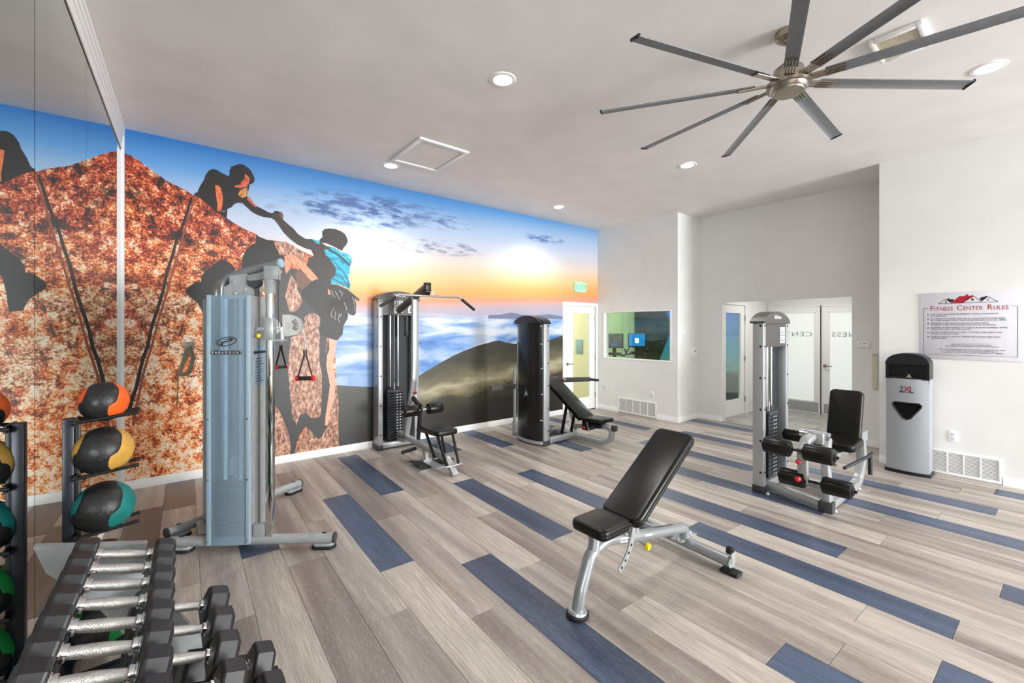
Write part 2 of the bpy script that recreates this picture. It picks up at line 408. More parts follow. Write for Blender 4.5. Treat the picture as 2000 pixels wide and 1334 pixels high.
    def slab(self, w, l, t, rc=0.03, re=0.015, T=None, n=4):
        # upholstered pad: rounded rectangle w x l (x, y), thickness t (z, centred), softened rims
        levels = []
        for i in range(5):
            a = math.pi / 2 * i / 4
            levels.append((re * (1 - math.sin(a)), -t / 2 + re * (1 - math.cos(a))))
        levels = levels + [(i_, -z_) for i_, z_ in levels[::-1]]
        rings = []
        for ins, z in levels:
            rings.append([self.bm.verts.new((x, y, z)) for x, y in rrect(w - 2 * ins, l - 2 * ins, max(rc - ins, 0.004), 6)])
        m = len(rings[0])
        for a, b in zip(rings, rings[1:]):
            for j in range(m): self.bm.faces.new((a[j], a[(j + 1) % m], b[(j + 1) % m], b[j]))
        self.bm.faces.new(rings[0][::-1]); self.bm.faces.new(rings[-1])
        self._x([v for r in rings for v in r], T)
        return self
def rrect(w, h, r, n=3):
    r = min(r, w * 0.49, h * 0.49); o = []
    for cx, cy, a0 in ((w / 2 - r, h / 2 - r, 0), (-w / 2 + r, h / 2 - r, 90), (-w / 2 + r, -h / 2 + r, 180), (w / 2 - r, -h / 2 + r, 270)):
        for i in range(n + 1):
            a = R(a0 + 90 * i / n); o.append((cx + r * math.cos(a), cy + r * math.sin(a)))
    return o
def fillet(pts, rad, n=6):
    pts = [V(p) for p in pts]; o = [pts[0]]
    for i in range(1, len(pts) - 1):
        a, b, c = pts[i - 1], pts[i], pts[i + 1]
        r = rad[i - 1] if isinstance(rad, (list, tuple)) else rad
        u, v = (a - b), (c - b)
        ang = u.angle(v)
        d = min(r / max(math.tan(ang / 2), 1e-3), u.length * 0.48, v.length * 0.48)
        p, q = b + u.normalized() * d, b + v.normalized() * d
        for k in range(n + 1):
            t = k / n
            o.append((1 - t) ** 2 * p + 2 * t * (1 - t) * b + t * t * q)
    o.append(pts[-1])
    return o
def frame(origin, xa, za):
    # matrix whose local z is za and local x close to xa
    z = V(za).normalized(); x = V(xa); x = (x - z * x.dot(z)).normalized(); y = z.cross(x)
    m = M((x, y, z)).transposed().to_4x4(); m.translation = V(origin)
    return m
def obj(name, mb, mat, parent=None, sharp=38):
    me = bpy.data.meshes.new(name)
    bmesh.ops.recalc_face_normals(mb.bm, faces=mb.bm.faces)
    mb.bm.to_mesh(me); mb.bm.free()
    return obj_me(name, me, mat, parent, sharp)
def wmat(o):
    m = o.matrix_basis.copy()
    return wmat(o.parent) @ m if o.parent else m
def obj_me(name, me, mat, parent=None, sharp=38):
    o = bpy.data.objects.new(name, me); COL.objects.link(o)
    me.materials.append(MATS[mat])
    for p in me.polygons: p.use_smooth = True
    me.set_sharp_from_angle(angle=R(sharp))
    if parent is not None:
        me.transform(wmat(parent).inverted())
        o.parent = parent
    else:
        # put the origin of a one-mesh thing at the bottom centre of its box
        vs = [v.co for v in me.vertices]
        lo = V((min(v.x for v in vs), min(v.y for v in vs), min(v.z for v in vs))); hi = V((max(v.x for v in vs), max(v.y for v in vs), max(v.z for v in vs)))
        c = V(((lo.x + hi.x) / 2, (lo.y + hi.y) / 2, lo.z))
        me.transform(M.Translation(-c)); o.location = c
    return o
def tag(o, label=None, cat=None, group=None, kind=None):
    if label: o['label'] = label
    if cat: o['category'] = cat
    if group: o['group'] = group
    if kind: o['kind'] = kind
    return o
def thing(name, loc, label, cat, group=None, rz=0.0):
    e = bpy.data.objects.new(name, None); COL.objects.link(e)
    e.empty_display_size = 0.1
    e.location = loc; e.rotation_euler = (0, 0, rz)
    return tag(e, label, cat, group)
def struct(name, mb, mat, parent=None, label=None):
    o = obj(name, mb, mat, parent, 30)
    if parent is None: o['kind'] = 'structure'
    if label: o['label'] = label
    return o
def copy_tree(o, parent=None):
    c = o.copy(); COL.objects.link(c); c.parent = parent
    for ch in list(o.children):
        if ch is not c: copy_tree(ch, c)
    return c
def text_bm(body, size, align='LEFT', spacing=1.0, depth=0.0006, T=None, mb=None, sx=1.0, line=None):
    cu = bpy.data.curves.new('txt', 'FONT'); cu.body = body; cu.size = size; cu.align_x = align
    cu.space_character = spacing; cu.extrude = depth / 2; cu.resolution_u = 3
    if line: cu.space_line = line
    t = bpy.data.objects.new('txt', cu); COL.objects.link(t)
    bpy.context.view_layer.update()
    me = bpy.data.meshes.new_from_object(t.evaluated_get(bpy.context.evaluated_depsgraph_get()))
    me.transform(M.Diagonal((sx, 1, 1, 1)))
    if T is not None: me.transform(T)
    mb = mb or MB()
    mb.bm.from_mesh(me)
    bpy.data.objects.remove(t); bpy.data.curves.remove(cu); bpy.data.meshes.remove(me)
    return mb
def S(x): return '%s' % x
MURAL=[('far_mountain_print','far',1,[(4.042,1.804),(4.306,1.819),(4.526,1.861),(4.726,1.828),(4.963,1.799),(5.085,1.824),(5.402,1.849),(5.718,1.812),(6.811,1.831),(6.811,1.773),(4.042,1.751)]),('hill_print','hill',2,[(1.572,0.885),(1.863,0.844),(2.21,0.798),(2.488,0.778),(2.663,0.837),(2.824,0.912),(2.99,0.992),(3.207,1.096),(3.386,1.173),(3.572,1.24),(3.864,1.324),(4.042,1.357),(4.172,1.385),(4.279,1.393),(4.387,1.359),(4.554,1.334),(4.784,1.32),(5.024,1.307),(5.257,1.337),(5.5,1.403),(5.718,1.453),(6.819,1.594),(6.818,0.085),(6.818,0.085),(1.575,0.085)]),('rock_print','rock',3,[(-0.324,3.312),(-0.291,3.302),(-0.259,3.284),(-0.218,3.262),(-0.178,3.229),(-0.12,3.188),(-0.061,3.147),(-0.001,3.105),(0.051,3.083),(0.113,3.056),(0.158,3.037),(0.212,3.002),(0.258,3.0),(0.305,2.963),(0.352,2.925),(0.429,2.869),(0.507,2.811),(0.577,2.763),(0.648,2.725),(0.71,2.698),(0.784,2.672),(0.805,2.662),(0.826,2.639),(0.904,2.616),(0.975,2.616),(1.11,2.615),(1.094,2.619),(1.173,2.585),(1.234,2.548),(1.295,2.521),(1.379,2.491),(1.411,2.487),(1.575,2.114),(1.649,1.6),(1.668,1.21),(1.683,0.899),(1.689,0.728),(1.71,0.584),(1.703,0.373),(1.713,0.085),(1.712,0.085),(-0.327,0.085)]),('shadow_print','dark',4,[(0.145,1.979),(0.165,2.013),(0.204,2.056),(0.243,2.082),(0.283,2.089),(0.289,2.151),(0.316,2.203),(0.37,2.257),(0.411,2.302),(0.453,2.332),(0.495,2.336),(0.538,2.319),(0.581,2.276),(0.595,2.247),(0.566,2.189),(0.481,2.132),(0.425,2.045),(0.398,1.918),(0.384,1.734),(0.296,1.749),(0.276,1.822),(0.243,1.87),(0.204,1.909),(0.165,1.956)]),('shadow_print','dark',4,[(0.65,2.265),(0.654,2.334),(0.661,2.386),(0.69,2.467),(0.743,2.534),(0.788,2.566),(0.8,2.603),(0.792,2.663),(0.826,2.641),(0.904,2.616),(0.975,2.616),(0.983,2.563),(1.015,2.495),(1.055,2.445),(1.11,2.414),(1.088,2.303),(0.975,2.221),(0.743,2.203)]),('shadow_print','dusk',4.5,[(0.896,2.073),(1.034,2.202),(1.088,2.327),(1.278,2.282),(1.575,2.114),(1.636,1.859),(1.575,1.6),(1.55,1.28),(1.588,1.473),(1.595,1.326),(1.568,1.257),(1.555,1.132),(1.575,1.019),(1.601,0.877),(1.588,0.766),(1.568,0.628),(1.548,0.491),(1.541,0.378),(1.608,0.4),(1.548,0.324),(1.508,0.24),(1.469,0.219),(1.418,0.261),(1.379,0.335),(1.322,0.398),(1.297,0.375),(1.241,0.275),(1.217,0.199),(1.198,0.085),(1.127,0.085),(0.896,0.085),(0.87,1.245)]),('rock_print','pink',5,[(1.158,2.237),(1.183,2.189),(1.234,2.115),(1.224,2.059),(1.265,1.972),(1.28,1.917),(1.244,1.837),(1.203,1.792),(1.143,1.79),(1.094,1.964),(1.113,2.074),(1.133,2.152)]),('rock_print','pink',5,[(1.322,1.754),(1.405,1.783),(1.482,1.737),(1.489,1.647),(1.463,1.592),(1.482,1.509),(1.476,1.371),(1.476,1.191),(1.502,1.024),(1.508,0.954),(1.502,0.747),(1.495,0.54),(1.476,0.487),(1.379,0.492),(1.322,0.561),(1.254,0.549),(1.217,0.433),(1.174,0.512),(1.156,0.674),(1.144,0.835),(1.126,1.048),(1.132,1.247),(1.144,1.379),(1.156,1.485),(1.241,1.511),(1.303,1.605),(1.303,1.713)]),('rock_print','pink',5,[(0.956,0.722),(1.025,0.636),(1.072,0.512),(1.126,0.346),(1.15,0.21),(1.15,0.085),(0.933,0.085)]),('rock_print','pink',5,[(1.198,0.085),(1.229,0.197),(1.297,0.347),(1.322,0.398),(1.379,0.335),(1.418,0.261),(1.469,0.219),(1.522,0.238),(1.561,0.336),(1.615,0.399),(1.548,0.377),(1.581,0.389),(1.615,0.525),(1.649,0.704),(1.662,0.816),(1.689,0.785),(1.71,0.584),(1.703,0.373),(1.713,0.085),(1.495,0.085)]),('rock_print','pink',5,[(0.977,2.599),(1.094,2.619),(1.173,2.585),(1.234,2.548),(1.295,2.51),(1.311,2.456),(1.285,2.409),(1.234,2.442),(1.173,2.486),(1.094,2.461),(1.035,2.455),(1.006,2.533)]),('climber_print','skinb',6,[(1.244,2.304),(1.337,2.222),(1.39,2.164),(1.347,2.122),(1.275,2.056),(1.224,2.136),(1.203,2.235)]),('climber_print','skin',7,[(1.084,2.443),(1.143,2.477),(1.183,2.476),(1.244,2.427),(1.327,2.356),(1.39,2.294),(1.459,2.209),(1.39,2.164),(1.337,2.222),(1.275,2.296),(1.224,2.347),(1.244,2.288),(1.214,2.313),(1.163,2.375),(1.143,2.296),(1.104,2.232),(1.089,2.291)]),('climber_print','skinl',7,[(1.588,1.473),(1.689,1.436),(1.669,1.323),(1.649,1.197),(1.642,1.071),(1.669,0.928),(1.662,0.816),(1.635,0.663),(1.601,0.513),(1.575,0.374),(1.541,0.378),(1.548,0.491),(1.568,0.628),(1.588,0.766),(1.601,0.877),(1.575,1.019),(1.555,1.132),(1.568,1.257),(1.595,1.326)]),('climber_print','short',8.5,[(1.379,2.167),(1.464,2.209),(1.518,2.156),(1.562,2.101),(1.606,2.15),(1.696,2.144),(1.823,2.092),(1.977,1.968),(1.959,1.949),(1.905,1.989),(1.929,1.906),(1.923,1.785),(1.893,1.755),(1.846,1.772),(1.823,1.795),(1.823,1.724),(1.776,1.64),(1.765,1.62),(1.758,1.52),(1.689,1.436),(1.588,1.468),(1.495,1.508),(1.469,1.578),(1.495,1.716),(1.275,1.972),(1.275,2.05),(1.347,2.122)]),('climber_print','body',8.8,[(0.949,2.893),(0.977,2.958),(1.006,2.97),(1.021,2.962),(1.055,2.962),(1.069,2.932),(1.069,2.877),(1.123,2.831),(1.183,2.785),(1.234,2.726),(1.316,2.681),(1.39,2.688),(1.475,2.673),(1.562,2.62),(1.673,2.575),(1.742,2.512),(1.696,2.343),(1.662,2.188),(1.606,2.148),(1.562,2.101),(1.518,2.156),(1.459,2.209),(1.39,2.294),(1.327,2.356),(1.347,2.437),(1.411,2.487),(1.379,2.553),(1.306,2.567),(1.224,2.602),(1.143,2.658),(1.074,2.726),(1.035,2.785),(0.996,2.839)]),('climber_print','hair',9.3,[(1.47,2.684),(1.513,2.729),(1.507,2.797),(1.54,2.834),(1.606,2.848),(1.673,2.85),(1.742,2.83),(1.788,2.801),(1.811,2.757),(1.823,2.711),(1.799,2.66),(1.765,2.621),(1.753,2.584),(1.719,2.592),(1.662,2.621),(1.562,2.655),(1.497,2.658)]),('climber_print','teal',9,[(1.535,2.577),(1.606,2.585),(1.673,2.575),(1.742,2.565),(1.823,2.556),(1.87,2.513),(1.876,2.466),(1.846,2.38),(1.846,2.296),(1.823,2.283),(1.852,2.166),(1.852,2.094),(1.788,2.126),(1.719,2.145),(1.651,2.153),(1.612,2.162),(1.617,2.22),(1.662,2.259),(1.673,2.318),(1.662,2.375),(1.606,2.452),(1.551,2.504)]),('climber_print','teal',9,[(1.39,2.688),(1.48,2.673),(1.475,2.631),(1.432,2.648)]),('climber_print','teal',9.7,[(1.551,2.631),(1.651,2.61),(1.721,2.58),(1.725,2.548),(1.629,2.579)]),('climber_print','tealdark',10,[(1.578,2.561),(1.665,2.531),(1.754,2.466),(1.835,2.391),(1.858,2.417),(1.775,2.492),(1.682,2.561),(1.59,2.592)]),('climber_print','tealdark',10,[(1.559,2.495),(1.67,2.407),(1.772,2.299),(1.818,2.197),(1.835,2.116),(1.845,2.119),(1.828,2.202),(1.78,2.306),(1.677,2.415),(1.565,2.503)]),('climber_print','tealdark',10,[(1.715,2.271),(1.784,2.182),(1.824,2.108),(1.833,2.113),(1.792,2.188),(1.723,2.278)]),('climber_print','tealdark',10,[(1.75,2.532),(1.831,2.482),(1.859,2.426),(1.868,2.432),(1.838,2.49),(1.756,2.541)]),('climber_print','tealdark',10,[(1.615,2.227),(1.693,2.186),(1.773,2.133),(1.779,2.142),(1.699,2.195),(1.62,2.237)]),('climber_print','gear',10,[(1.619,2.074),(1.627,2.022),(1.659,1.981),(1.665,1.987),(1.635,2.025),(1.627,2.076)]),('climber_print','gear',10,[(1.659,2.064),(1.687,2.013),(1.715,1.955),(1.723,1.959),(1.694,2.017),(1.666,2.068)]),('climber_print','gear',10,[(1.71,2.071),(1.749,2.039),(1.743,1.994),(1.752,1.994),(1.757,2.043),(1.716,2.078)]),('climber_print','gear',10,[(1.648,1.852),(1.619,1.804),(1.608,1.743),(1.638,1.723),(1.642,1.731),(1.616,1.745),(1.627,1.801),(1.654,1.847)]),('climber_print','gear',10,[(1.669,1.816),(1.656,1.745),(1.664,1.692),(1.672,1.693),(1.664,1.745),(1.677,1.814)]),('climber_print','gear',10,[(1.715,1.782),(1.698,1.71),(1.721,1.656),(1.728,1.659),(1.706,1.711),(1.723,1.78)]),('climber_print','gear',10,[(1.772,1.922),(1.795,1.864),(1.807,1.817),(1.815,1.82),(1.803,1.867),(1.78,1.926)]),('climber_print','gear',10,[(1.877,1.999),(1.901,1.904),(1.907,1.821),(1.915,1.822),(1.909,1.906),(1.886,2.001)]),('climber_print','gear',10,[(1.738,1.783),(1.721,1.736),(1.728,1.733),(1.746,1.78)]),('climber_print','skin',10,[(1.575,2.096),(1.606,2.057),(1.606,2.016),(1.579,2.015)]),('upper_climber_print','black',8.3,[(0.221,3.016),(0.252,3.04),(0.276,3.113),(0.311,3.186),(0.321,3.235),(0.354,3.295),(0.387,3.317),(0.42,3.316),(0.464,3.293),(0.532,3.271),(0.54,3.297),(0.538,3.33),(0.555,3.381),(0.589,3.403),(0.636,3.431),(0.665,3.431),(0.701,3.416),(0.742,3.384),(0.76,3.346),(0.779,3.301),(0.776,3.265),(0.76,3.238),(0.73,3.221),(0.724,3.178),(0.712,3.12),(0.701,3.076),(0.736,3.069),(0.767,3.019),(0.809,2.984),(0.864,2.962),(0.921,2.936),(0.959,2.932),(0.984,2.965),(1.016,2.97),(1.029,2.951),(1.055,2.963),(1.074,2.93),(1.071,2.885),(1.055,2.868),(1.003,2.846),(0.952,2.874),(0.864,2.874),(0.803,2.889),(0.754,2.912),(0.695,2.964),(0.659,2.999),(0.618,2.995),(0.583,2.972),(0.56,2.934),(0.52,2.906),(0.518,2.865),(0.512,2.807),(0.487,2.816),(0.453,2.838),(0.409,2.864),(0.343,2.925),(0.279,2.976),(0.231,3.0)]),('upper_climber_print','lit',9,[(0.409,3.147),(0.436,3.15),(0.459,3.124),(0.47,3.072),(0.478,3.02),(0.473,2.945),(0.464,2.883),(0.447,2.866),(0.425,2.87),(0.428,2.931),(0.42,3.009),(0.411,3.088)]),('upper_climber_print','face',9,[(0.683,3.335),(0.712,3.314),(0.733,3.277),(0.724,3.234),(0.706,3.195),(0.671,3.174),(0.624,3.158),(0.583,3.163),(0.589,3.178),(0.636,3.201),(0.653,3.239),(0.683,3.273)]),('upper_climber_print','beard',9,[(0.642,3.147),(0.706,3.181),(0.718,3.121),(0.695,3.075),(0.659,3.054),(0.618,3.081)]),('upper_climber_print','hair',9,[(0.665,3.421),(0.701,3.412),(0.742,3.38),(0.773,3.3),(0.76,3.241),(0.736,3.25),(0.733,3.305),(0.701,3.36),(0.671,3.381)]),('upper_climber_print','face',9,[(0.706,3.077),(0.736,3.069),(0.767,3.019),(0.809,2.984),(0.785,2.973),(0.742,3.007),(0.706,3.05)]),('upper_climber_print','skinb',9,[(0.984,2.961),(1.016,2.967),(1.023,2.935),(1.055,2.883),(1.071,2.885),(1.074,2.93),(1.055,2.961),(1.029,2.947)]),('upper_climber_print','gear',9,[(0.469,2.877),(0.501,2.884),(0.501,2.877),(0.469,2.867)]),('rope_print','rope',5,[(0.218,2.983),(0.2,2.889),(0.177,2.806),(0.132,2.607),(0.087,2.389),(0.034,2.172),(-0.001,1.993),(-0.045,1.812),(-0.089,1.615),(-0.125,1.438),(-0.161,1.291),(-0.197,1.135),(-0.225,0.954),(-0.253,0.788),(-0.274,0.639),(-0.253,0.631),(-0.233,0.78),(-0.205,0.946),(-0.177,1.128),(-0.142,1.283),(-0.107,1.431),(-0.071,1.608),(-0.028,1.806),(0.016,1.988),(0.051,2.168),(0.103,2.385),(0.148,2.604),(0.193,2.803),(0.215,2.886),(0.233,2.981)]),('rope_print','dark',3.6,[(0.193,2.98),(0.165,2.862),(0.12,2.675),(0.066,2.511),(0.031,2.34),(-0.013,2.17),(-0.041,1.992),(-0.071,1.86),(-0.114,1.691),(-0.143,1.569),(-0.165,1.422),(-0.2,1.294),(-0.229,1.157),(-0.25,1.022),(-0.291,0.872),(-0.312,0.737),(-0.283,0.725),(-0.263,0.858),(-0.222,1.01),(-0.201,1.147),(-0.174,1.282),(-0.138,1.412),(-0.117,1.561),(-0.089,1.681),(-0.046,1.851),(-0.017,1.986),(0.011,2.163),(0.054,2.333),(0.088,2.504),(0.141,2.669),(0.186,2.857),(0.213,2.976)])]
# ------------------------------------------------------------------ the room
YM, XB, XR, XW, YC, YE, CZ = 5.6765, 6.725, 7.400, 6.611, 3.942, 1.283, 3.549
def wl(y): return -0.36 + 0.03 * (y - 5.677)      # face of the mirrored wall (not quite square to the mural)
LDIR = V((0.03, 1, 0)).normalized(); LNRM = V((1, -0.03, 0)).normalized()
def walls_box(*boxes):
    mb = MB()
    for a, b in boxes: mb.lo_hi(a, b)
    return mb
floor = struct('floor', walls_box(((-1.4, -8.2, -0.12), (7.52, 5.90, -0.006))), 'subfloor')
struct('ceiling', walls_box(((-1.4, -8.2, CZ), (7.6, 5.90, CZ + 0.12))), 'ceiling')
DX0, DX1, DZ = 5.80, 6.655, 2.035
wall_back = struct('wall_back', walls_box(((-0.7, YM, 0), (DX0, YM + 0.12, CZ)), ((DX0, YM, DZ), (DX1, YM + 0.12, CZ)), ((DX1, YM, 0), (XB + 0.12, YM + 0.12, CZ))), 'wall')
WY0, WY1, WZ0, WZ1 = 4.08, 5.51, 1.023, 1.90
wall_far = struct('wall_far', walls_box(((XB, YC, 0), (XB + 0.12, YM, WZ0)), ((XB, YC, WZ1), (XB + 0.12, YM, CZ)), ((XB, YC, WZ0), (XB + 0.12, WY0, WZ1)), ((XB, WY1, WZ0), (XB + 0.12, YM, WZ1))), 'wall')
struct('wall_return', walls_box(((XB + 0.12, YC, 0), (XR + 0.12, YC + 0.12, CZ))), 'wall')
OY0, OY1, OZ = 1.73, 3.515, 2.037
struct('wall_recess', walls_box(((XR, YE, 0), (XR + 0.12, OY0, CZ)), ((XR, OY1, 0), (XR + 0.12, YC, CZ)), ((XR, OY0, OZ), (XR + 0.12, OY1, CZ))), 'wall')
struct('wall_right', walls_box(((XW, -8.1, 0), (XW + 0.13, YE, CZ)), ((XW + 0.13, YE - 0.13, 0), (XR + 0.12, YE, CZ))), 'wall')
mb = MB()
q = [(wl(-8.1) - 0.15, -8.1), (wl(-8.1), -8.1), (wl(5.80), 5.80), (wl(5.80) - 0.15, 5.80)]
mb.prism(q, 0, CZ)
wall_left = struct('wall_left', mb, 'wall')
fr = []
xs = [-1.2, 2.23, 4.07, 4.48, 6.32, 6.74]
for i in range(len(xs) - 1):
    if i % 2 == 0: fr.append(((xs[i], -8.12, 0), (xs[i + 1], -8.0, CZ)))
    else:
        fr.append(((xs[i], -8.12, 0), (xs[i + 1], -8.0, 0.68))); fr.append(((xs[i], -8.12, 3.02), (xs[i + 1], -8.0, CZ)))
wall_front = struct('wall_front', walls_box(*fr), 'wall')

# floor planks: 235 x 1500 mm, rows run almost along the mirrored wall
h = CAM_H
PW, PL, X0 = 0.1479 * h, 0.944 * h, 0.194 * h
TILT = 0.027
rows = {0: 2.19, 1: 2.0, 2: 1.44, 3: 1.72, 4: 1.25, 5: 1.563, 6: 1.38, 7: 1.9, 8: .531, 9: .413, 10: .209, 11: .42, 12: .2, 13: .053, 14: .586, 15: .121, 16: .497,
        17: .774, 18: .558, 19: .85, 20: .378, 21: .7, 22: .19, 23: .612, 24: 1.30, 25: .22, 26: .5, 27: .9, 28: 1.60, 29: .3, -1: .8, -2: 1.15, -3: .3, -4: .6, 30: .5}
blue = {0: [2.3], 3: [1.9], 5: [1.0, 2.8], 8: [0.0, 1.9], 10: [-.1, 3.3], 11: [1.8], 12: [.6], 13: [3.2], 14: [1.0], 15: [-.2], 16: [2.8], 17: [1.2], 18: [2.9], 19: [.5], 20: [1.8, 3.4], 22: [.6], 23: [3.0], 24: [1.8], 25: [-.1], 28: [2.0]}
brown = {-2: [3.2], -3: [2.6]}
pmesh = {}
def plank_mesh(L, kind):
    key = (round(L, 3), kind)
    if key not in pmesh:
        mb = MB(); g = 0.0008
        mb.box((0, 0, -0.003), (PW - 2 * g, L - 2 * g, 0.006), bev=0.0009, seg=1)
        me = bpy.data.meshes.new('plank'); mb.bm.to_mesh(me); mb.bm.free(); me.materials.append(MATS['plank_' + kind])
        pmesh[key] = me
    return pmesh[key]
rz = -math.atan(TILT)
for k, ph in rows.items():
    xc0 = X0 + (k + 0.5) * PW
    if xc0 + TILT * 3 < XB + 0.02: spans = [(-1.55, YM - 0.004)]
    elif xc0 + TILT * 2.6 < XR + 0.03: spans = [(YE + 0.004, YC - 0.004)]
    else: continue
    if k == 26: spans = [(-1.55, YE - 0.06)] if False else spans
    for y0, y1 in spans:
        j = math.floor((y0 - ph * h) / PL)
        while True:
            a, b = ph * h + j * PL, ph * h + (j + 1) * PL
            j += 1
            if a >= y1 - 0.02: break
            ua, ub = a / h, b / h
            a2, b2 = max(a, y0), min(b, y1)
            if b2 - a2 < 0.03: continue
            kind = 'taupe'
            if any(ua < t < ub for t in blue.get(k, [])): kind = 'blue'
            if any(ua < t < ub for t in brown.get(k, [])): kind = 'brown'
            yc = (a2 + b2) / 2; xc = xc0 + TILT * yc
            if xc < wl(yc) - 0.1: continue
            me = plank_mesh(b2 - a2, kind)
            o = bpy.data.objects.new('plank', me); COL.objects.link(o)
            o.parent = floor
            o.location = V((xc, yc, 0)) - V(floor.location); o.rotation_euler = (0, 0, rz)

# baseboards
def board(name, p, q, h=0.09, t=0.014, n=None):
    p, q = V(p), V(q); d = (q - p).normalized(); n = V(n)
    prof = [(0, 0), (t, 0), (t, h * 0.72), (t * 0.55, h * 0.86), (t * 0.5, h), (0, h)]
    mb = MB()
    A = [mb.bm.verts.new(p + n * x + V((0, 0, z))) for x, z in prof]; B = [mb.bm.verts.new(q + n * x + V((0, 0, z))) for x, z in prof]
    for i in range(len(prof)): mb.bm.faces.new((A[i], A[(i + 1) % 6], B[(i + 1) % 6], B[i]))
    mb.bm.faces.new(A[::-1]); mb.bm.faces.new(B)
    return struct(name, mb, 'trim')
board('baseboard_back', (-0.345, YM, 0), (DX0 - 0.075, YM, 0), n=(0, -1, 0))
board('baseboard_far_inner', (XB, YM, 0), (XB, 5.17, 0), n=(-1, 0, 0))
board('baseboard_far', (XB, 4.335, 0), (XB, YC - 0.014, 0), n=(-1, 0, 0))
board('baseboard_return', (XB, YC, 0), (XR, YC, 0), n=(0, -1, 0))
board('baseboard_recess', (XR, YC - 0.014, 0), (XR, OY1 + 0.0, 0), n=(-1, 0, 0))
board('baseboard_recess_end', (XR, OY0, 0), (XR, YE, 0), n=(-1, 0, 0))
board('baseboard_right', (XW, 0.31, 0), (XW, -8.0, 0), n=(-1, 0, 0))
board('baseboard_right_end', (XW, YE, 0), (XW, 1.11, 0), n=(-1, 0, 0))
board('baseboard_left', (wl(-8.0), -8.0, 0), (wl(5.67), 5.67, 0), h=0.075, t=0.012, n=LNRM)

# mirrored wall: panels hung side by side, edge trims
def mir(y, d, z): return V((wl(y), y, 0)) + LNRM * d + V((0, 0, z))
seams = [5.655, 4.96, 3.88, 2.71, 1.55, 0.40, -0.75]
mirror = thing('wall_mirror', mir(2.7, 0, 0.08), 'tall frameless mirror panels covering the left wall from floor to crown', 'mirror')
for i in range(len(seams) - 1):
    g = 0.004 if abs(seams[i] - 2.71) < .01 or abs(seams[i + 1] - 2.71) < .01 else 0.0006
    a, b = seams[i] - g, seams[i + 1] + g
    mb = MB()
    p = [mir(b, 0.002, 0), mir(b, 0.008, 0), mir(a, 0.008, 0), mir(a, 0.002, 0)]
    mb.prism([(v.x, v.y) for v in p], 0.082, 3.325)
    obj('mirror_panel', mb, 'mirror', mirror)
mb = MB(); p = [mir(-0.75, 0.0015, 0), mir(-0.75, 0.002, 0), mir(5.655, 0.002, 0), mir(5.655, 0.0015, 0)]
mb.prism([(v.x, v.y) for v in p], 0.082, 3.335); obj('backing', mb, 'blackmetal', mirror)
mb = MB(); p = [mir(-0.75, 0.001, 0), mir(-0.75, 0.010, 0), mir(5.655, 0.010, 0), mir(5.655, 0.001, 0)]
mb.prism([(v.x, v.y) for v in p], 3.326, 3.334); obj('shadow_gap_strip', mb, 'blackmetal', mirror)  # black strip standing in for the shade of the gap under the crown
mb = MB()
for z0, z1, t in ((3.336, 3.42, 0.016), (3.42, 3.47, 0.022), (3.47, 3.51, 0.030), (3.51, CZ, 0.040)):
    p = [mir(-8.0, 0, 0), mir(-8.0, t, 0), mir(5.676, t, 0), mir(5.676, 0, 0)]
    mb.prism([(v.x, v.y) for v in p], z0, z1)
struct('trim_1', mb, 'trim')
struct('trim_2', walls_box(((wl(YM) + 0.001, YM - 0.028, 0.08), (-0.326, YM - 0.0005, 3.336))), 'trim')

# ------------------------------------------------------------------ printed mural on the back wall (flat print in thin layers)
mural = thing('wall_mural', (3.2, YM - 0.002, 0.09), 'wall-wide photo mural of two rock climbers above a sea of clouds', 'mural')
mb = MB(); y = YM - 0.0012
for a, b in (((-0.326, 0.085), (DX0 - 0.06, CZ)), ((DX0 - 0.06, 2.09), (XB, CZ))):
    vs = [mb.bm.verts.new((x, y, z)) for x, z in ((a[0], a[1]), (b[0], a[1]), (b[0], b[1]), (a[0], b[1]))]
    mb.bm.faces.new(vs)
mb2 = obj('sky_print', mb, 'm_sky', mural)
groups = {}
for part, mat, layer, poly in MURAL:
    groups.setdefault((part, mat), []).append((layer, poly))
def clip_x(poly, x, keep_less):
    o = []
    for i in range(len(poly)):
        p, q = poly[i - 1], poly[i]
        ip, iq = (p[0] <= x) == keep_less, (q[0] <= x) == keep_less
        if ip != iq:
            t = (x - p[0]) / (q[0] - p[0]); o.append((x, p[1] + (q[1] - p[1]) * t))
        if iq: o.append(q)
    return o
for (part, mat), lst in groups.items():
    mb = MB()
    for layer, poly in lst:
        poly = clip_x(poly, DX0 - 0.061, True); poly = clip_x(poly, -0.326, False)
        yy = YM - 0.0014 - layer * 0.00035
        vs = [mb.bm.verts.new((x, yy, z)) for x, z in poly]
        for tri in tessellate_polygon([[V((x, z, 0)) for x, z in poly]]):
            try: mb.bm.faces.new([vs[i] for i in tri])
            except ValueError: pass
    o = obj(part, mb, 'm_' + mat, mural)
    for f in o.data.polygons: f.use_smooth = False

